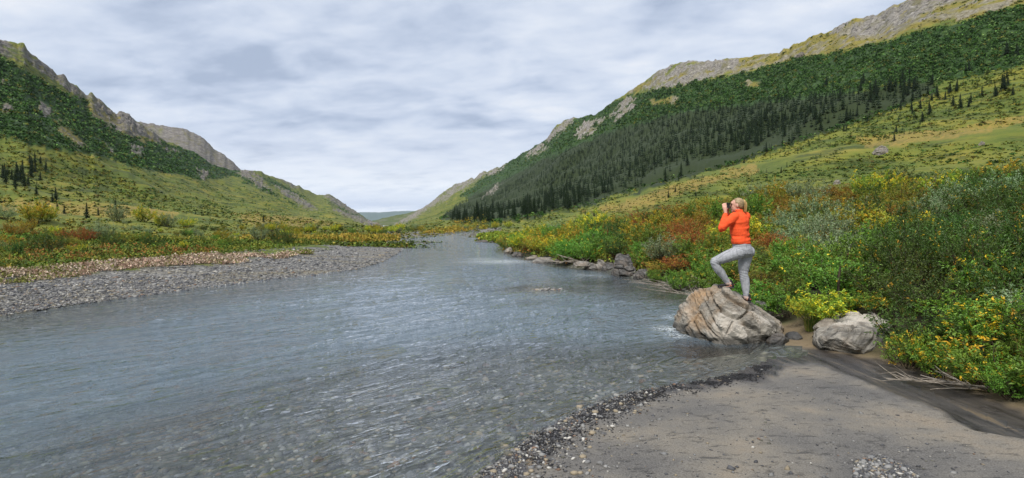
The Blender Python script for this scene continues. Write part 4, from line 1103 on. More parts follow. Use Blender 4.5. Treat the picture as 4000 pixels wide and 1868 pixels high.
def merge_copies(protos, P, S, rot, gain, zs=None):
    """many copies joined into one mass"""
    Vs, Fs, Cs = [], [], []; off = 0
    ids = np.arange(len(P)) % len(protos)
    for k, (V, F, C) in enumerate(protos):
        m = ids == k; n = m.sum()
        c, s = np.cos(rot[m])[:, None], np.sin(rot[m])[:, None]
        X = np.stack([V[:, 0] * c - V[:, 1] * s, V[:, 0] * s + V[:, 1] * c, np.broadcast_to(V[:, 2], (n, len(V)))], -1) * S[m][:, None, None]
        if zs is not None: X[..., 2] *= zs[m][:, None]
        Vs.append((X + P[m][:, None, :]).reshape(-1, 3)); Fs.append((F[None] + (np.arange(n) * len(V))[:, None, None]).reshape(-1, F.shape[1]) + off); off += n * len(V)
        Cs.append((C[None] * gain[m].reshape(n, 1, -1)).reshape(-1, 3))
    return np.concatenate(Vs), np.concatenate(Fs), np.concatenate(Cs)


def slope_points(n, seed, cond, weight=None, r_lo=45):
    """points on the hillsides, spread evenly as seen across the slope; cond(px, py, ia, ir) picks the zone"""
    rg = np.random.default_rng(seed); T = TER
    cols = np.nonzero(np.abs(T['az']) < math.radians(58))[0]; dA = np.gradient(T['az']); pw = dA[cols] * np.where(np.abs(T['az'][cols]) < math.radians(44), 1, .35); pw = pw / pw.sum()
    rowlo = np.argmax(T['q']['r'][:, cols[0]] > r_lo); top = np.argmax(T['q']['t'] > .999, 0) 
    out = []; tries = 0
    while sum(len(o) for o in out) < n and tries < 40:
        tries += 1; nc = max(4 * n, 30000); c = rg.choice(cols, nc, p=pw); u = rg.uniform(0, 1, nc)
        # even over image height: invert the column's pixel rows on a few samples
        hi = top[c]; lo = np.full_like(c, rowlo)
        ylo, yhi = T['py'][lo, c], T['py'][np.maximum(hi - 1, lo), c]
        yt = ylo + (yhi - ylo) * u
        a, b = lo.copy(), np.maximum(hi - 1, lo + 1)
        for _ in range(9):
            mid = (a + b) // 2; up = T['py'][mid, c] > yt; a = np.where(up, mid, a); b = np.where(up, b, mid)
        m = cond(T['px'][a, c], T['py'][a, c], a, c)
        if weight is not None: m &= rg.uniform(0, 1, len(c)) < weight(T['q']['r'][a, c])
        a, c = a[m], c[m]
        f = rg.uniform(0, 1, len(a)); b2 = np.minimum(a + 1, len(T['X']) - 1)
        P = np.stack([T[k][a, c] * (1 - f) + T[k][b2, c] * f for k in 'XYZ'], -1)
        daz = rg.uniform(-.5, .5, len(a)) * dA[c]
        P = np.stack([P[:, 0] * np.cos(daz) + P[:, 1] * np.sin(daz), -P[:, 0] * np.sin(daz) + P[:, 1] * np.cos(daz), P[:, 2]], -1)
        out.append(P)
    return np.concatenate(out)[:n]


def build_spruces():
    rg = np.random.default_rng(50)
    rockm = lambda a, c: TER['A'][a, c, 0] < .35
    F1 = slope_points(4900, 51, lambda x, y, a, c: in_poly(x + 0 * x, y, FOREST) & rockm(a, c) & (fbm(TER['X'][a, c] * .012, TER['Y'][a, c] * .012, 0, 3, 57) + .9 * RNG.uniform(0, 1, np.shape(x)) > .05), lambda r: np.clip(r / 420, .25, 1))
    EDGE = _z7([(240, 900), (500, 895), (800, 845), (1000, 790), (1200, 735), (1450, 665), (1650, 590), (1800, 540), (2000, 470), (2200, 390), (2576, 260), (2576, 360), (2100, 560), (1600, 720), (1200, 830), (800, 890), (300, 915)])
    F2 = slope_points(170, 52, lambda x, y, a, c: in_poly(x, y, EDGE), lambda r: np.clip(r / 420, .25, 1))
    F2b = slope_points(45, 56, lambda x, y, a, c: in_poly(x, y, _z7([(2060, 320), (2576, 200), (2576, 420), (2200, 480), (2000, 470)])), None)
    F2c = slope_points(160, 59, lambda x, y, a, c: in_poly(x, y, _z7([(500, 700), (900, 480), (1400, 390), (1900, 330), (2100, 300), (2100, 370), (1400, 440), (900, 560), (400, 800)])) & rockm(a, c), None)
    F3 = slope_points(38, 53, lambda x, y, a, c: in_poly(x, y, [(0, 690), (60, 660), (150, 640), (205, 700), (215, 745), (100, 745), (0, 735)]), None)
    F4 = slope_points(75, 54, lambda x, y, a, c: in_poly(x, y, [(0, 650), (350, 650), (750, 680), (1100, 800), (1300, 870), (300, 870), (0, 800)]), lambda r: np.clip(1.3 - r / 500, .2, 1))
    P = np.concatenate([F1, F2, F2b, F2c, F3, F4]); lab = np.array(['forest'] * (len(F1) + len(F2c)) + ['x'] * 0); lab = np.array(['f'] * len(F1) + ['e'] * len(F2) + ['s'] * len(F2b) + ['f'] * len(F2c) + ['c'] * len(F3) + ['l'] * len(F4))
    H = np.clip(rg.lognormal(1.42, .30, len(P)), 1.6, 8.0) * np.where(np.isin(lab, ['e', 'l']), .62, 1.0); H[lab == 'c'] *= .95; H[lab == 'e'] *= np.clip(np.hypot(P[:, 0], P[:, 1]) / 320, .5, 1.0)[lab == 'e']
    r = np.hypot(P[:, 0], P[:, 1]); big = H / r * np.where(np.isin(lab, ['c', 'l', 's', 'e']), 1.6, 1.0)
    order = np.argsort(-big); one = np.zeros(len(P), bool); one[order[:298]] = True
    protos = []
    for k in range(5):
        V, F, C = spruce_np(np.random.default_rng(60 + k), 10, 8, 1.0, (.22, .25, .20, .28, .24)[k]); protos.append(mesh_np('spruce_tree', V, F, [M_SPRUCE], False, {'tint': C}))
    desc = {'f': ('dark spruce at the near edge of the forest on the right hill', 'spruces in the forest on the right hill'), 'e': ('small dark spruce scattered below the forest on the right slope', 'spruces scattered below the forest'),
            's': ('lone dark spruce among the shrubs high on the right slope', 'lone spruces high on the right slope'), 'c': ('dark spruce in the dense clump on the left hillside', 'spruces in the clump on the left hillside'), 'l': ('small dark spruce standing alone on the left slope', 'lone spruces on the left slope')}
    for i in np.nonzero(one)[0]:
        d, g = desc[lab[i]]
        tag(link('spruce_tree', protos[i % 5], loc=P[i] - [0, 0, .1], rot=(rg.normal(0, .03), rg.normal(0, .03), rg.uniform(0, 6)), scale=(H[i], H[i], H[i])), d, 'spruce', g)
    low = [spruce_np(np.random.default_rng(70 + k), 5, 5, 1.0, (.24, .28, .26, .30)[k], False) for k in range(4)]
    m = ~one; n = m.sum()
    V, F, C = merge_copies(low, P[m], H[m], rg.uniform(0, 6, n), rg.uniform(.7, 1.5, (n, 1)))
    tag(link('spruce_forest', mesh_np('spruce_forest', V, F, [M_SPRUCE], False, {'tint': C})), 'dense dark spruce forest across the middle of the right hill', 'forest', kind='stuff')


build_spruces()


# ------------------------------------------------------------------ alder slopes, tundra, dry herbs
def clump_np(rg, n=22, leaf=.42, flat=.62):
    """one bushy clump of leaf faces, unit radius"""
    d = rg.normal(0, 1, (n, 3)); d[:, 2] = np.abs(d[:, 2]); d /= np.linalg.norm(d, axis=1)[:, None]
    c = d * rg.uniform(.45, 1.0, (n, 1)) * [1, 1, flat]
    a = rg.normal(0, 1, (n, 3)); a /= np.linalg.norm(a, axis=1)[:, None]; b = np.cross(a, rg.normal(0, 1, (n, 3))); b /= np.linalg.norm(b, axis=1)[:, None]
    s = leaf * rg.uniform(.6, 1.3, (n, 1))
    V = np.stack([c - a * s * .6, c + a * s * .6 + b * s * .2, c + b * s], 1).reshape(-1, 3)
    shade = rg.uniform(.55, 1.4, (n, 1))
    return V, np.arange(n * 3).reshape(-1, 3), np.repeat(np.tile([[1., 1, 1]], (n, 1)) * shade, 3, 0)


def build_cover():
    rg = np.random.default_rng(80)
    A0 = TER['A']
    P = slope_points(16000, 81, lambda x, y, a, c: (A0[a, c, 1] > .35) & (A0[a, c, 0] < .3) & ~in_poly(x, y + 6, FOREST), None)
    n = len(P); r = np.hypot(P[:, 0], P[:, 1]); S = rg.uniform(.7, 1.5, n) * np.clip(r / 320, .8, 2.2)
    pal = np.array([(.024, .060, .012), (.040, .098, .018), (.072, .145, .030), (.12, .19, .055), (.15, .15, .025)])
    col = pal[rg.choice(5, n, p=[.32, .33, .20, .10, .05])] * rg.uniform(.7, 1.3, (n, 1))
    pr = [clump_np(np.random.default_rng(90 + k), 13, .54) for k in range(6)]
    V, F, C = merge_copies(pr, P, S, rg.uniform(0, 6, n), col)
    tag(link('alder_scrub', mesh_np('alder_scrub', V, F, [M_TINT], False, {'tint': C})), 'dense dark green alder scrub covering the upper slopes', 'scrub', kind='stuff')
    P = slope_points(3000, 84, lambda x, y, a, c: (A0[a, c, 1] < .35) & (A0[a, c, 0] < .5) & (fbm(TER['X'][a, c] * .02, TER['Y'][a, c] * .02, 0, 3, 58) > .05) & (TER['q']['t'][a, c] > .22), None)
    n = len(P); r = np.hypot(P[:, 0], P[:, 1]); col = pal[rg.choice(5, n, p=[.25, .33, .22, .12, .08])] * rg.uniform(.7, 1.3, (n, 1))
    V, F, C = merge_copies([(v * [1.3, 1, .8], f, c) for v, f, c in pr], P, rg.uniform(.4, 1.2, n) * np.clip(r / 360, .6, 2.0), rg.uniform(0, 6, n), col)
    tag(link('loose_scrub', mesh_np('loose_scrub', V, F, [M_TINT], False, {'tint': C})), 'loose green scrub dotted over the tundra and screes', 'scrub', kind='stuff')
    # tundra slopes: low tufts, olive and gold
    P = slope_points(16000, 82, lambda x, y, a, c: (A0[a, c, 1] < .35) & (A0[a, c, 0] < .3), lambda r: np.clip(420 / r, .25, 1))
    n = len(P); r = np.hypot(P[:, 0], P[:, 1]); S = rg.uniform(.2, .6, n) * np.clip(r / 150, .6, 2.2)
    pal = np.array([(.095, .125, .016), (.150, .160, .018), (.060, .092, .013), (.22, .18, .028), (.038, .062, .011), (.18, .11, .03)])
    nz = fbm(P[:, 0] * .02, P[:, 1] * .02, 0, 3, 85)
    pp = rg.choice(6, n, p=[.28, .26, .2, .1, .12, .04]); pp = np.where((nz > .25) & (rg.uniform(0, 1, n) < .5), 3, np.where((nz < -.3) & (rg.uniform(0, 1, n) < .5), 2, pp))
    col = pal[pp] * rg.uniform(.75, 1.25, (n, 1))
    pr = [clump_np(np.random.default_rng(110 + k), 9, .58, .35) for k in range(6)]
    pr = [(v * [1.7, 1, 1], f, c) for v, f, c in pr]
    V, F, C = merge_copies(pr, P, S, math.pi / 2 - VP_AZ + rg.normal(0, .35, n), col)
    tag(link('tundra_scrub', mesh_np('tundra_scrub', V, F, [M_TINT], False, {'tint': C})), 'low olive and golden tundra scrub on the lower slopes', 'tundra', kind='stuff')
    # undergrowth of the flats and the thicket: finer
    az = np.radians(np.where(rg.uniform(0, 1, 90000) < .86, rg.uniform(-45, 45, 90000), np.sign(rg.uniform(-1, 1, 90000)) * rg.uniform(45, 58, 90000))); rr = np.exp(rg.uniform(math.log(5.5), math.log(75), 90000))
    x, y = rr * np.sin(az), rr * np.cos(az); z, q = ground(x, y, True)
    ok = ~q['inside'] & ~q['beach'] & np.where(q['left'], q['dl'] + .8 * vnoise(x, y, 0, 3) > 6.8, (q['db'] > .5) & (rr > 15) & ((q['farb'] < .5) | (q['db'] > 7)))
    x, y, z, rr, lf, dl = x[ok][:13000], y[ok][:13000], z[ok][:13000], rr[ok][:13000], q['left'][ok][:13000], q['dl'][ok][:13000]
    n = len(x); S = rg.uniform(.5, 1.1, n) * np.clip(.10 + rr * .016, .15, .85) * np.where(lf, .6, 1.0)
    pal = np.array([(.09, .115, .018), (.16, .17, .024), (.05, .08, .016), (.24, .19, .03), (.20, .095, .025), (.08, .15, .022), (.30, .22, .035)])
    pz = fbm(x * .09, y * .09, 0, 3, 86); pp = rg.choice(7, n, p=[.26, .26, .16, .1, .07, .09, .06])
    pp = np.where(lf, rg.choice(7, n, p=[.34, .24, .2, .05, 0, .16, .01]), pp); rust = (pz > .3) & (~lf | (x < -.76 * y)); pp = np.where(rust & (rg.uniform(0, 1, n) < .35), 4, np.where((pz < -.35) & (rg.uniform(0, 1, n) < .6), 5, pp))
    redz = lf & (np.hypot((x + 25) / 9, (y - 27) / 6) < 1.2); pp = np.where(redz & (rg.uniform(0, 1, n) < .3), 4, pp)
    far_gold = (rr > 55) & (rg.uniform(0, 1, n) < .2); pp = np.where(far_gold, 6, pp)
    col = pal[pp] * rg.uniform(.7, 1.3, (n, 1))
    pr = [clump_np(np.random.default_rng(130 + k), 22, .23, .6) for k in range(6)]
    V, F, C = merge_copies(pr, np.stack([x, y, z], -1), S, rg.uniform(0, 6, n), col)
    tag(link('heath_cover', mesh_np('heath_cover', V, F, [M_TINT], False, {'tint': C})), 'low heath plants in green, yellow and rust on the flats and bank', 'heath', kind='stuff')
    # dry pink herbs in a strip along the gravel bar
    n0 = 30000; s = rg.uniform(0, 1, n0); L = np.cumsum(np.r_[0, np.hypot(*np.diff(SHORE_L[2:12], axis=0).T)]); s = s * L[-1]
    bx = np.interp(s, L, SHORE_L[2:12, 0]); by = np.interp(s, L, SHORE_L[2:12, 1]); off = rg.uniform(4.2, 8.2, n0)
    P2 = np.stack([bx - off * .62, by + off * .78], -1); dl, _ = seg_dist(P2, SHORE_L[:-1], SHORE_L[1:])
    nn = fbm(P2[:, 0] * .25, P2[:, 1] * .5, 0, 3, 87)
    m = (dl > 4.9 + .8 * nn) & (dl < 7.4 + .8 * nn) & (np.abs(dl - 5.6 - nn) > .25); P2 = P2[m][:4600]; nn = nn[m][:4600]; n = len(P2)
    S = rg.uniform(.10, .22, n) * np.clip(np.hypot(*P2.T) / 20, .8, 2.5)
    pal = np.array([(.47, .35, .27), (.54, .44, .35), (.36, .23, .17), (.48, .40, .26), (.16, .17, .04)])
    pp = rg.choice(5, n, p=[.30, .20, .24, .12, .14]); pp = np.where((nn < -.25) & (rg.uniform(0, 1, n) < .6), 4, pp)
    col = pal[pp] * rg.uniform(.8, 1.2, (n, 1))
    pr = [clump_np(np.random.default_rng(150 + k), 18, .22, .8) for k in range(5)]
    V, F, C = merge_copies(pr, np.column_stack([P2, ground(P2[:, 0], P2[:, 1])]), S, rg.uniform(0, 6, n), col)
    tag(link('dry_herbs', mesh_np('dry_herbs', V, F, [M_TINT], False, {'tint': C})), 'strip of dry pinkish herbs between gravel bar and green flat', 'dry herbs', kind='stuff')


build_cover()


def grass_mesh(name, seed, n=90, h=.4, spread=.25, cols=((.07, .12, .02), (.12, .17, .025), (.20, .18, .05))):
    rg = np.random.default_rng(seed); a = rg.uniform(0, 6.283, n); rad = spread * np.sqrt(rg.uniform(0, 1, n)); b = np.stack([np.cos(a) * rad * .5, np.sin(a) * rad * .5, 0 * a - .02], -1)
    out = np.stack([np.cos(a), np.sin(a), 0 * a], -1) * rg.uniform(.1, .6, (n, 1)); H = h * rg.uniform(.5, 1.1, n)[:, None]; side = np.stack([-np.sin(a + .6), np.cos(a + .6), 0 * a], -1) * .006
    p1 = b + out * H * .4 + [0, 0, 1] * H * .6; p2 = b + out * H * 1.1 + [0, 0, 1] * H * rg.uniform(.7, 1.0, (n, 1))
    V = np.stack([b - side, b + side, p1 + side, p1 - side, p2], 1).reshape(-1, 3); i = np.arange(n)[:, None] * 5
    c = np.array(cols)[rg.integers(len(cols), size=n)]
    return mesh_np(name, V, [i + [[0, 1, 2, 3]], i + [[3, 2, 4]]], [M_TINT], False, {'tint': np.repeat(c, 5, 0)})


def build_grass():
    rg = np.random.default_rng(44); ms = [grass_mesh('grass_tuft', k, 110, (.35, .5, .28)[k], .25) for k in range(3)]
    for i, (px, py, s) in enumerate([(3200, 1250, 1.0), (3170, 1290, .8), (3225, 1230, 1.0), (2490, 1060, 1.6), (2450, 1050, 1.5), (2530, 1075, 1.2), (3850, 1480, .6), (3900, 1440, .7), (3960, 1480, .7), (3990, 1400, .8), (3800, 1330, .8), (3560, 1230, 1.0), (2870, 1130, .8), (3780, 1500, .8), (2000, 985, 2.2), (2030, 990, 2.0)]):
        p = hit(px, py); w = 'between the boulders' if px in (3200, 3170, 3225) else 'low on the right bank' if px > 3500 else 'on the cut bank above the water'
        tag(link('grass_tuft', ms[i % 3], loc=(p[0], p[1], p[2]), rot=(0, 0, rg.uniform(0, 6)), scale=s), f'tuft of long green and straw grass {w}', 'grass tuft', f'grass tufts {w}')
    # the yellow-green grassy spit and the sedge fringe of the far bend
    n = 5200; px = rg.uniform(1872, 1965, n); py = rg.uniform(922, 946, n); w = on_level(px, py, .15); g = ground(w[:, 0], w[:, 1]); m = g > .0
    P1 = np.column_stack([w, g])[m][:1500]
    px = rg.uniform(950, 1900, n); py = np.interp(px, [950, 1400, 1570, 1700, 1860], [935, 932, 926, 913, 899]) - rg.uniform(0, 14, n); w = on_level(px, py, .6); g = ground(w[:, 0], w[:, 1]); m = g > .05
    P2 = np.column_stack([w, g])[m][:2600]
    P = np.concatenate([P1, P2]); n = len(P); c1 = np.array([(.16, .21, .025), (.24, .26, .03), (.11, .17, .02)]); c2 = np.array([(.26, .20, .03), (.17, .17, .025), (.32, .22, .04)])
    col = np.concatenate([c1[rg.integers(3, size=len(P1))], c2[rg.integers(3, size=len(P2))]])
    r = np.hypot(P[:, 0], P[:, 1]); pr = [clump_np(np.random.default_rng(170 + k), 12, .45, 1.0) for k in range(4)]
    V, F, C = merge_copies(pr, P, rg.uniform(.5, 1.0, n) * np.clip(r / 110, .45, 1.1), rg.uniform(0, 6, n), col)
    tag(link('sedge', mesh_np('sedge', V, F, [M_TINT], False, {'tint': C})), 'golden sedge fringe along the far bend and the grassy spit', 'sedge', kind='stuff')


build_grass()


# ------------------------------------------------------------------ dead branches and roots
def branch_mesh(name, seed, n_main=3, length=.9, r0=.014, kink=.10, fan=.8, up=.15):
    rg = np.random.default_rng(seed); parts = []
    for k in range(n_main):
        a = rg.normal(0, fan); d = np.array([math.cos(a), math.sin(a), rg.uniform(-.05, up)]); p = np.array([rg.normal(0, .05), rg.normal(0, .05), .02]); path = [p]
        L = length * rg.uniform(.6, 1.1); m = 7
        for i in range(m): d = d + rg.normal(0, kink, 3) * [1, 1, .6]; p = p + d / np.linalg.norm(d) * L / m; path.append(p)
        path = np.array(path); path[:, 2] = np.maximum(path[:, 2], .005); parts.append(tube_np(path, np.linspace(r0, r0 * .3, m + 1) * rg.uniform(.7, 1.2), 6))
        for j in range(2):
            i = rg.integers(2, m); q = path[i]; dd = d + rg.normal(0, .7, 3); dd[2] = abs(dd[2]) * .6; dd /= np.linalg.norm(dd)
            parts.append(tube_np(np.array([q, q + dd * L * .15 + rg.normal(0, .02, 3), q + dd * L * .33]), [r0 * .5, r0 * .35, r0 * .12], 5))
    V, F = join(parts); return mesh_np(name, V, F, [M_DEAD], True)


def build_branches():
    for i, (px, py, rz, n, L, r0, up, lab) in enumerate([
        (3890, 1545, 2.9, 5, 1.0, .011, .25, 'bleached dead branches lying under the willow on the low right bank'), (3800, 1530, 1.9, 2, .5, .016, .8, 'short dead stick standing among the bleached branches'),
        (3740, 1510, 3.4, 3, .6, .009, .1, 'thin dead twigs left of the bleached branches'), (2985, 1255, -.3, 5, .55, .010, .25, 'grey dead twigs on the mud right of the big boulder'),
        (2720, 1163, 2.3, 7, 1.4, .010, .12, 'tangle of dead brown twigs along the water left of the big boulder'), (2640, 1125, 2.4, 7, 1.6, .011, .15, 'drift of dead twigs under the bright green willow'),
        (2800, 1125, 2.2, 4, .9, .008, .35, 'pale straws and twigs sticking out behind the big boulder'), (2180, 1030, -.5, 5, 1.6, .03, .12, 'bleached roots hanging from the cut bank'),
        (2270, 1035, -2.6, 4, 1.5, .03, .2, 'grey roots reaching to the water below the bushes'), (2330, 1045, -2.4, 3, 1.2, .025, .3, 'thin root below the bushes beside the pale flat stone'),
        (2040, 965, -.9, 3, 2.6, .02, .4, 'bare pale stems leaning out of the bank bushes'), (1705, 912, -2.6, 2, 6.0, .10, .1, 'pale driftwood log stranded at the far bend')]):
        p = hit(px, py); tag(link('dead_branches', branch_mesh('dead_branches', 300 + i, n, L, r0, up=up), loc=(p[0], p[1], p[2] + .02), rot=(0, 0, rz)), lab, 'branches')
    p = A(3423, 1150, 9.6); V, F = tube_np(np.array([(0, 0, -.35), (.01, 0, 0), (-.02, .01, .12)]), [.012, .014, .010], 6)
    tag(link('stump', mesh_np('stump', V, F, [M_DEAD], True), loc=p), 'white broken stem upright among the willows right of the woman', 'dead stem')
    p = A(3275, 1110, 9.4); V, F = tube_np(np.array([(.02, 0, -.6), (0, 0, -.1), (.01, 0, .16), (.03, 0, .30)]), [.02, .018, .022, .010], 6)
    tag(link('stump', mesh_np('stump', V, F, [M_BARK], True), loc=p), 'brown dead stalk rising among the yellow willows', 'dead stem')


build_branches()
#--PERSON--


def build_haze():
    """thin blue air of the valley: far hills fade, near things stay clear"""
    m = bpy.data.materials.new('haze'); m.use_nodes = True; t = NT(m.node_tree)
    v = t.n('ShaderNodeVolumePrincipled', {'Color': (.72, .82, 1.0), 'Density': 2.4e-5, 'Anisotropy': 0.0})
    t.n('ShaderNodeOutputMaterial', {'Volume': v.outputs[0]})
    lo, hi = (-14000, -6500, -2.5), (14000, 27000, 720)
    V = np.array([[(lo, hi)[a][0], (lo, hi)[b][1], (lo, hi)[c][2]] for a in (0, 1) for b in (0, 1) for c in (0, 1)])
    F = np.array([(0, 1, 3, 2), (4, 6, 7, 5), (0, 4, 5, 1), (2, 3, 7, 6), (0, 2, 6, 4), (1, 5, 7, 3)])
    tag(link('haze', mesh_np('haze', V, F, [m])), kind='stuff')


build_haze()
# ------------------------------------------------------------------ the woman on the boulder and the camera she holds
def Z2(zx, zy, dy=0.0):
    """figure layout: a point of the enlarged figure study, dy metres behind the figure's plane"""
    return at_depth(2720 + zx / 2.733, 760 + zy / 2.733, Y0 + dy)


FWD = np.array([-.78, .62, 0.0]); FWD /= np.linalg.norm(FWD); LFT = np.array([-FWD[1], FWD[0], 0.0]); UP = np.array([0, 0, 1.0])
HF = np.array([-.93, .36, -.03]); HF /= np.linalg.norm(HF); HL = np.cross(UP, HF); HL /= np.linalg.norm(HL); HU = np.cross(HF, HL)


def loft(rings, n=20):
    """rings: (centre, axis a, axis b); closed at both ends"""
    th = np.arange(n) / n * 2 * math.pi; V = []
    for c, a, b in rings: V.append(np.asarray(c) + np.cos(th)[:, None] * np.asarray(a) + np.sin(th)[:, None] * np.asarray(b))
    m = len(rings); V = np.concatenate(V + [[rings[0][0]], [rings[-1][0]]])
    F = []
    for i in range(m - 1):
        for j in range(n): a, b = i * n + j, i * n + (j + 1) % n; F += [(a, b, b + n), (a, b + n, a + n)]
    for j in range(n): F += [((j + 1) % n, j, m * n), ((m - 1) * n + j, (m - 1) * n + (j + 1) % n, m * n + 1)]
    return V, np.array(F)


def limb(path, radii, n=16, sub=4):
    """round limb with domed ends through the joints"""
    path = np.asarray(path, float); radii = np.asarray(radii, float); t = np.arange(len(path)); tt = np.linspace(0, len(path) - 1, (len(path) - 1) * sub + 1)
    # Catmull-Rom through the joints
    def cr(P):
        P = np.asarray(P, float).reshape(len(t), -1); E = np.concatenate([[2 * P[0] - P[1]], P, [2 * P[-1] - P[-2]]]); out = []
        for u in tt:
            i = min(int(u), len(t) - 2); f = u - i; a, b, c, d = E[i:i + 4]
            out.append(.5 * (2 * b + (c - a) * f + (2 * a - 5 * b + 4 * c - d) * f * f + (3 * b - a - 3 * c + d) * f ** 3))
        return np.array(out)
    p = cr(path); r = cr(radii)[:, 0]
    d = np.gradient(p, axis=0); d /= np.linalg.norm(d, axis=1)[:, None]
    ext_p, ext_r, ext_d = [], [], []
    for k in (.95, .75, .4): ext_p.append(p[0] - d[0] * r[0] * k); ext_r.append(r[0] * math.sqrt(1 - k * k)); ext_d.append(d[0])
    tp, tr, td = [], [], []
    for k in (.4, .75, .95): tp.append(p[-1] + d[-1] * r[-1] * k); tr.append(r[-1] * math.sqrt(1 - k * k)); td.append(d[-1])
    p = np.concatenate([ext_p, p, tp]); r = np.concatenate([ext_r, r, tr]); d = np.concatenate([ext_d, d, td])
    ref = np.where(np.abs(d[:, 2:3]) > .9, [[1., 0, 0]], [[0, 0, 1.]]); a = np.cross(d, ref)
    for i in range(1, len(a)):
        a[i] = a[i - 1] - d[i] * (a[i - 1] @ d[i])
        a[i] /= np.linalg.norm(a[i])
    a[0] /= np.linalg.norm(a[0]); b = np.cross(d, a)
    return loft([(p[i], a[i] * r[i], b[i] * r[i]) for i in range(len(p))], n)


def ball(c, ax, n=20):
    ax = [np.asarray(x, float) for x in ax]
    return loft([(np.asarray(c) + ax[2] * math.cos(t), ax[0] * math.sin(t), ax[1] * math.sin(t)) for t in np.linspace(math.pi - .05, .05, 14)], n)


def fuse(name, parts, voxel, smooth, mat, disp=None, deci=1.0):
    """parts melted into one continuous skin"""
    V, F = join(parts); me = mesh_np(name, V, F); o = bpy.data.objects.new('temp', me); COL.objects.link(o)
    md = o.modifiers.new('r', 'REMESH'); md.mode = 'VOXEL'; md.voxel_size = voxel
    if smooth: sm = o.modifiers.new('s', 'SMOOTH'); sm.iterations = smooth; sm.factor = .5
    if deci < 1: dm = o.modifiers.new('d', 'DECIMATE'); dm.ratio = deci
    dg = bpy.context.evaluated_depsgraph_get(); m2 = bpy.data.meshes.new_from_object(o.evaluated_get(dg)); bpy.data.objects.remove(o); bpy.data.meshes.remove(me)
    n = len(m2.vertices); V = np.empty(n * 3, np.float32); m2.vertices.foreach_get('co', V); V = V.reshape(-1, 3).astype(float); N = np.empty(n * 3, np.float32); m2.vertices.foreach_get('normal', N); N = N.reshape(-1, 3)
    if disp is not None: m2.vertices.foreach_set('co', (V + N * disp(V, N)[:, None]).astype(np.float32).ravel())
    m2.materials.clear()
    if mat: m2.materials.append(mat)
    m2.polygons.foreach_set('use_smooth', np.ones(len(m2.polygons), bool)); m2.name = name; m2.update()
    return m2


M_JACKET = mat_plain('orange_fleece', (.90, .115, .034), (.78, .085, .026), 60, .85, .15, .25, .003)
M_JEANS = mat_plain('grey_denim', (.40, .41, .44), (.29, .30, .325), 28, .9, .1, .3, .003, (1, 1, .35))
M_DENIM2 = mat_plain('denim_seam', (.20, .21, .235), (.15, .155, .175), 30, .9, .1)
M_SKIN = mat_plain('skin', (.62, .36, .27), (.56, .30, .22), 12, .55, .35)
M_HAIR = mat_plain('hair_blonde', (.40, .29, .16), (.22, .15, .08), 50, .5, .4, .3, .003, (1, .15, 1))
M_BLACK = mat_plain('black_plastic', (.014, .014, .015), (.022, .022, .024), 40, .45, .4)
M_SHOE = mat_plain('shoe_mesh', (.012, .012, .013), (.025, .024, .026), 60, .7, .3)
M_SOLE = mat_plain('shoe_sole', (.05, .05, .052), (.03, .03, .032), 30, .7, .3)
M_RED = mat_plain('shoe_accent', (.75, .13, .07), (.6, .10, .06), 30, .6, .3)
M_SOCK = mat_plain('sock', (.55, .42, .38), (.48, .36, .32), 40, .9, .1)
M_GLASS = mat_plain('lens_glass', (.01, .012, .02), (.015, .018, .03), 5, .08, .6)


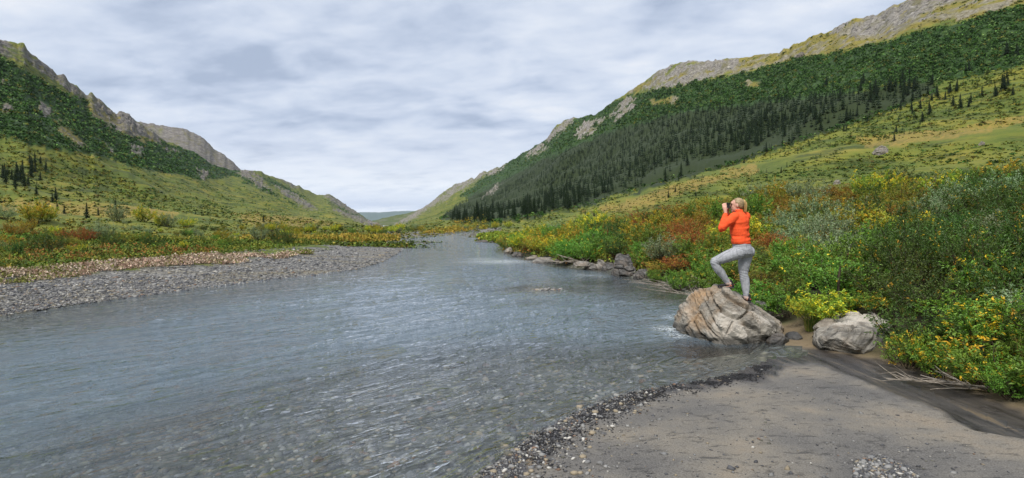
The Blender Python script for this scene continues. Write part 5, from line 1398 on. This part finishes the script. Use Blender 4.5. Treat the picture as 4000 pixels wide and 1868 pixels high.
def build_person():
    root = link('person', None, loc=tuple(FOOT_R)); root.empty_display_size = .2
    def child(name, me, par=root):
        o = link(name, me, par)
        if par is root: o.location = -Vector(root.location)
        return o
    # joints
    sh_l, el_l, wr_l, hd_l = Z2(392, 240, -.13), Z2(268, 372, -.10), Z2(300, 242, .02), Z2(300, 190, .05)
    sh_r, el_r, wr_r, hd_r = Z2(545, 235, .14), Z2(410, 375, .34), Z2(352, 255, .26), Z2(338, 195, .20)
    hip_l, kn_l, an_l = Z2(452, 618, -.07), Z2(192, 716, .06), Z2(330, 945, .10)
    hip_r, kn_r, an_r = Z2(532, 640, .06), Z2(505, 850, .06), Z2(531, 1100, .06)
    hc = Z2(430, 114, .01)
    lens_c = hc + HF * .178 - HU * .010
    hd_l = lens_c + HL * .056 - UP * .030; wr_l = hd_l - UP * .088 + HL * .012 - HF * .012
    hd_r = lens_c - HL * .075 - UP * .025 - HF * .03; wr_r = hd_r - UP * .085 - HF * .01
    # --- body: one continuous figure, inside the clothes
    B = [loft([(Z2(490, 640, 0), LFT * .12, FWD * .09), (Z2(488, 560, 0), LFT * .13, FWD * .10), (Z2(468, 430, 0), LFT * .115, FWD * .085), (Z2(462, 300, 0), LFT * .12, FWD * .09), (Z2(464, 235, 0), LFT * .09, FWD * .07), (Z2(455, 200, 0), LFT * .055, FWD * .055)]),
         limb([Z2(462, 230, .01), Z2(448, 185, .01), Z2(436, 150, .01)], [.058, .052, .055])]
    for a, b, c in ((hip_l, kn_l, an_l), (hip_r, kn_r, an_r)): B.append(limb([a, b, b + (c - b) * .45 + np.array([.02, 0, 0]), c], [.065, .045, .042, .034]))
    for a, b, c in ((sh_l, el_l, wr_l), (sh_r, el_r, wr_r)): B.append(limb([a, b, (b + c) / 2, c], [.036, .034, .034, .026]))
    # feet inside the shoes
    toe_l, heel_l = Z2(250, 988, .14), Z2(372, 990, .10); toe_r, heel_r = Z2(488, 1120, .20), Z2(556, 1140, .05)
    B += [limb([an_l, heel_l + UP * .03, toe_l + UP * .01], [.036, .032, .026]), limb([an_r, heel_r + UP * .035, toe_r + UP * .01], [.036, .032, .026])]
    # head: skull, jaw, brow, nose, chin, cheeks, ears
    B += [ball(hc + HU * .018 - HF * .012, (HL * .073, HF * .093, HU * .092)), ball(hc + HF * .030 - HU * .045, (HL * .056, HF * .058, HU * .068)), ball(hc + HF * .070 + HU * .035, (HL * .05, HF * .018, HU * .03)),
          limb([hc + HF * .086 + HU * .018, hc + HF * .108 - HU * .022], [.008, .013]), ball(hc + HF * .062 - HU * .092, (HL * .026, HF * .026, HU * .022)), ball(hc + HF * .076 - HU * .058, (HL * .026, HF * .018, HU * .016))]
    for s in (1, -1): B += [ball(hc + HL * .074 * s - HF * .012 - HU * .008, (HL * .010, HF * .018, HU * .031), 12), ball(hc + HL * .030 * s + HF * .046 - HU * .026, (HL * .026, HF * .030, HU * .034), 12)]
    # hands: palm, four fingers of different length bent round the camera, thumb from the side of the palm
    def hand(wrist, palm, side, grip, thumb):
        """side: direction across the knuckles; grip: direction in which the fingers close"""
        out = []; d = palm - wrist; d /= np.linalg.norm(d); side = side / np.linalg.norm(side); grip = grip / np.linalg.norm(grip)
        out.append(limb([wrist, wrist + d * .03, palm], [.026, .028, .026]))
        out.append(loft([(palm - d * .03, side * .034, grip * .015), (palm, side * .041, grip * .016), (palm + d * .03, side * .040, grip * .014)], 14))
        for k, (o_, L) in enumerate(zip((-.031, -.010, .011, .030), (.062, .075, .070, .055))):
            p0 = palm + d * .028 + side * o_; p1 = p0 + d * L * .45 + grip * L * .12; p2 = p1 + d * L * .18 + grip * L * .36; p3 = p2 - d * L * .10 + grip * L * .34
            out.append(limb([p0 - d * .01, p1, p2, p3], [.0088, .0084, .0078, .0068], 10, 3))
        t0 = palm - d * .012 + side * .034 * thumb; t1 = t0 + side * .028 * thumb + d * .018 + grip * .012; t2 = t1 + d * .026 + grip * .020
        out.append(limb([palm - d * .025 + side * .015 * thumb, t0, t1, t2], [.013, .0125, .0108, .009], 10, 3))
        return out
    CF = HF.copy(); CS = HL.copy()
    B += hand(wr_l, hd_l, CF, -CS * .8 + UP * .1, -1) + hand(wr_r, hd_r, CF, CS * .8 + UP * .1, -1)
    child('body', fuse('body', B, .0046, 5, M_SKIN, None, .25))
    # --- face details
    for s in (1, -1):
        V, F = ball(hc + HL * .030 * s + HF * .084 + HU * .012, (HL * .011, HF * .006, HU * .006), 10); child('eye', mesh_np('eye', V, F, [M_BLACK], True))
    # --- fleece jacket
    def wr(V, N):
        q = V - np.asarray(Z2(465, 400, 0))
        fold = vnoise(q @ LFT * 5 + .6 * vnoise(*(V * 7).T, 3), q @ FWD * 5, V[:, 2] * 26 + 4 * (q @ LFT), 201)
        return .017 * fold * sstep(.35, -.15, q[:, 2]) + .004 * vnoise(*(V * 24).T, 205)
    J = [loft([(Z2(478, 532, 0), LFT * .176, FWD * .138), (Z2(477, 522, 0), LFT * .186, FWD * .148), (Z2(470, 470, 0), LFT * .178, FWD * .145), (Z2(464, 400, 0), LFT * .172, FWD * .142), (Z2(460, 330, 0), LFT * .178, FWD * .150), (Z2(462, 270, 0), LFT * .182, FWD * .142),
               (Z2(466, 232, 0), LFT * .168, FWD * .112), (Z2(463, 208, .0), LFT * .115, FWD * .085), (Z2(455, 190, .0), LFT * .068, FWD * .070), (Z2(449, 168, .0), LFT * .066, FWD * .070), (Z2(448, 160, .0), LFT * .060, FWD * .064)], 28),
         limb([sh_l + (sh_r - sh_l) * .12, (sh_l + el_l) / 2 + UP * .005, el_l, (el_l + wr_l) / 2, wr_l + (el_l - wr_l) * .12], [.080, .066, .058, .050, .042]),
         limb([sh_r + (sh_l - sh_r) * .12, (sh_r + el_r) / 2, el_r, (el_r + wr_r) / 2, wr_r + (el_r - wr_r) * .12], [.080, .066, .058, .050, .042])]
    child('jacket', fuse('jacket', J, .009, 3, M_JACKET, wr))
    # --- jeans
    def wj(V, N):
        out = .0025 * vnoise(*(V * 22).T, 211)
        for k, w in ((kn_l, .10), (kn_r, .11), (an_l, .07), (an_r, .07)): out = out + .0035 * np.exp(-(np.linalg.norm(V - k, axis=1) / w) ** 2) * np.sin((V[:, 2] * 1.0 + V[:, 0] * .5) * 150 + 5 * vnoise(*(V * 9).T, 213))
        return out
    G = [loft([(Z2(480, 505, 0), LFT * .160, FWD * .125), (Z2(486, 545, 0), LFT * .176, FWD * .140), (Z2(494, 590, 0), LFT * .186, FWD * .152), (Z2(500, 630, 0), LFT * .178, FWD * .148), (Z2(500, 665, 0), LFT * .12, FWD * .11)], 28),
         ball(Z2(560, 612, .02) , (LFT * .085, FWD * .10, UP * .095)), ball(Z2(478, 620, -.06), (LFT * .09, FWD * .10, UP * .095)),
         limb([hip_l, Z2(315, 668, -.01), Z2(222, 704, .05), kn_l, Z2(228, 790, .07), Z2(268, 840, .085), an_l + UP * .015], [.112, .094, .074, .066, .070, .066, .044]),
         limb([hip_r, Z2(515, 715, .05), Z2(505, 800, .06), kn_r, Z2(520, 930, .07), Z2(528, 1010, .065), an_r + UP * .03], [.108, .102, .082, .069, .072, .060, .045])]
    jm = fuse('jeans', G, .009, 4, M_JEANS, wj)
    jo = child('jeans', jm)
    # pockets, waistband loop and the seams: thin pieces lying on the denim
    bv = BVHTree.FromPolygons([v.co[:] for v in jm.vertices], [p.vertices[:] for p in jm.polygons])
    eye = Vector((0, 0, CAM_H))
    def on_denim(zx, zy):
        d = (Vector(Z2(zx, zy, 0)) - eye).normalized(); h = bv.ray_cast(eye, d); return (np.array(h[0]), np.array(h[1])) if h[0] is not None else (None, None)
    def seam(name, pts, r=.0022):
        path = []
        for i in range(len(pts) - 1):
            for f in np.linspace(0, 1, 7)[:-1]:
                p, n_ = on_denim(pts[i][0] * (1 - f) + pts[i + 1][0] * f, pts[i][1] * (1 - f) + pts[i + 1][1] * f)
                if p is not None: path.append(p + n_ * .001)
        if len(path) > 2: V, F = tube_np(np.array(path), np.full(len(path), r), 5); link(name, mesh_np(name, V, F, [M_DENIM2], True), jo)
    seam('back_pocket', [(428, 570), (525, 598), (512, 648), (470, 660), (438, 640), (428, 570)]); seam('back_pocket', [(548, 595), (598, 575), (598, 630), (570, 650), (545, 640), (548, 595)])
    seam('seat_seam', [(535, 540), (540, 590), (528, 640), (500, 668)]); seam('side_seam', [(400, 560), (360, 600), (290, 640), (225, 690)]); seam('waist_seam', [(385, 548), (440, 552), (520, 548), (595, 540)])
    for zx in (527, 541):
        seam('belt_loop', [(zx, 520), (zx + 4, 540)], .004)
    # --- shoes with soles, and socks
    for an, heel, toe, nm in ((an_l, heel_l, toe_l, 'l'), (an_r, heel_r, toe_r, 'r')):
        d = toe - heel; L = np.linalg.norm(d); d = d / L; s = np.cross(d, UP); s /= np.linalg.norm(s); u = np.cross(s, d)
        ex = max(.0, .262 - L) ; h0 = heel - d * (.03 + ex * .2); L = .262
        prof = [(0.0, .026, .045), (.03, .034, .075), (.08, .036, .082), (.13, .038, .066), (.18, .045, .048), (.225, .043, .038), (.25, .028, .028), (.262, .012, .018)]
        up = fuse('upper', [loft([(h0 + d * x + u * (.006 + h / 2), s * w, u * (h / 2)) for x, w, h in prof], 18), limb([h0 + d * .055 + u * .05, h0 + d * .06 + u * .088], [.040, .040])], .006, 3, M_SHOE)
        shoe = child('shoe', up)
        sole = fuse('sole', [loft([(h0 + d * x - u * .006, s * (w + .004), u * .013) for x, w, h in prof], 18)], .006, 1, M_SOLE); link('sole', sole, shoe)
        side = -1 if (s @ np.array([0, -1, 0])) < 0 else 1
        V, F = loft([(h0 + d * x + u * (h * .45) + s * side * (w - .002), d * .014, u * .006) for x, w, h in [(.055, .036, .07), (.06, .0395, .07)]], 10); link('accent', mesh_np('accent', V, F, [M_RED], True), shoe)
        V, F = loft([(h0 - d * (.004 - k) + u * .042, s * .009, u * .009) for k in (0, .01)], 10); link('heel_tab', mesh_np('heel_tab', V, F, [M_RED], True), shoe)
        child('sock', fuse('sock', [limb([an + UP * .045, an, h0 + d * .058 + u * .07], [.040, .041, .041])], .007, 2, M_SOCK))
    # --- hair, drawn back into a pony tail
    H = [ball(hc + HU * .028 - HF * .026, (HL * .083, HF * .094, HU * .092)), ball(hc - HF * .055 + HU * .0, (HL * .070, HF * .055, HU * .075))]
    def strands(V, N):
        q = V - hc; a = np.arctan2(q @ HL, q @ HU); return .0025 * vnoise(a * 10, (q @ HF) * 3, 0, 221) + .0015 * vnoise(a * 34, (q @ HF) * 4, 0, 222)
    def cut(V, N):
        q = V - hc; f, u_ = q @ HF, q @ HU          # keep the face and the ear free
        hide = sstep(.018, .034, f) * sstep(.085, .06, u_) + sstep(-.022, -.008, f) * sstep(.034, .015, u_)
        return strands(V, N) - .030 * np.clip(hide, 0, 1)
    ho = child('hair', fuse('hair', H, .006, 2, M_HAIR, cut))
    tail = [Z2(478, 78, .02), Z2(502, 72, .02), Z2(515, 105, .02), Z2(516, 150, .02), Z2(522, 190, .02)]
    pt = fuse('ponytail', [limb(tail, [.020, .030, .036, .030, .008])] + [limb([p + np.array([x, y, 0]) for p in tail[1:]], [.02, .024, .018, .005]) for x, y in ((.014, .01), (-.012, -.012), (.012, -.014))], .006, 2, mat_plain('ponytail_hair', (.58, .38, .15), (.26, .16, .06), 60, .5, .4, .5, .004, (1, 1, .08)), lambda V, N: .004 * vnoise(V[:, 0] * 90, V[:, 1] * 90, V[:, 2] * 6, 225))
    link('ponytail', pt, ho)
    V, F = ball(Z2(486, 76, .02), (HL * .022, HF * .014, HU * .022), 12); link('hair_tie', mesh_np('hair_tie', V, F, [M_BLACK], True), ho)
    tag(root, 'woman in orange fleece and grey jeans photographing from the big boulder', 'person')
    # --- the camera at her eye
    cc = hc + HF * .128 - HU * .010
    c_root = link('photo_camera', None, loc=tuple(cc)); c_root.empty_display_size = .05
    def box(name, c, a, b, u, mat, bev=.006):
        bm = bmesh.new(); bmesh.ops.create_cube(bm, size=2.0)
        for v in bm.verts: v.co = Vector(np.asarray(c) + np.asarray(a) * v.co.x + np.asarray(b) * v.co.y + np.asarray(u) * v.co.z)
        bmesh.ops.bevel(bm, geom=bm.edges[:], offset=bev, segments=2, affect='EDGES'); bmesh.ops.recalc_face_normals(bm, faces=bm.faces)
        me = bpy.data.meshes.new(name); bm.to_mesh(me); bm.free(); me.materials.append(mat)
        o = link(name, me, c_root); o.location = -Vector(c_root.location); return o
    def pc(name, VF, mat): o = link(name, mesh_np(name, VF[0], VF[1], [mat], True), c_root); o.location = -Vector(c_root.location); return o
    box('camera_body', cc, HL * .064, HF * .022, HU * .040, M_BLACK); box('viewfinder', cc + HU * .044 - HF * .006, HL * .022, HF * .022, HU * .012, M_BLACK); box('grip', cc - HL * .056 + HF * .022, HL * .016, HF * .016, HU * .036, M_BLACK)
    l0 = cc + HF * .022
    pc('lens', loft([(l0 + HF * x, HL * r_, HU * r_) for x, r_ in ((0, .034), (.015, .034), (.017, .037), (.036, .037), (.038, .034), (.055, .036), (.058, .033))], 24), M_BLACK)
    pc('lens_glass', loft([(l0 + HF * x, HL * r_, HU * r_) for x, r_ in ((.056, .028), (.060, .026))], 24), M_GLASS)
    st = [cc + HL * .066 + HU * .02, cc + HL * .075 - HU * .06 - HF * .05, Z2(352, 260, -.10), Z2(380, 215, -.12), Z2(430, 172, -.07)]
    VF = limb(st, [.004] * 5, 6, 6); pc('strap', VF, M_BLACK)
    tag(c_root, 'black camera with lens held to the face of the woman in orange', 'camera')


build_person()
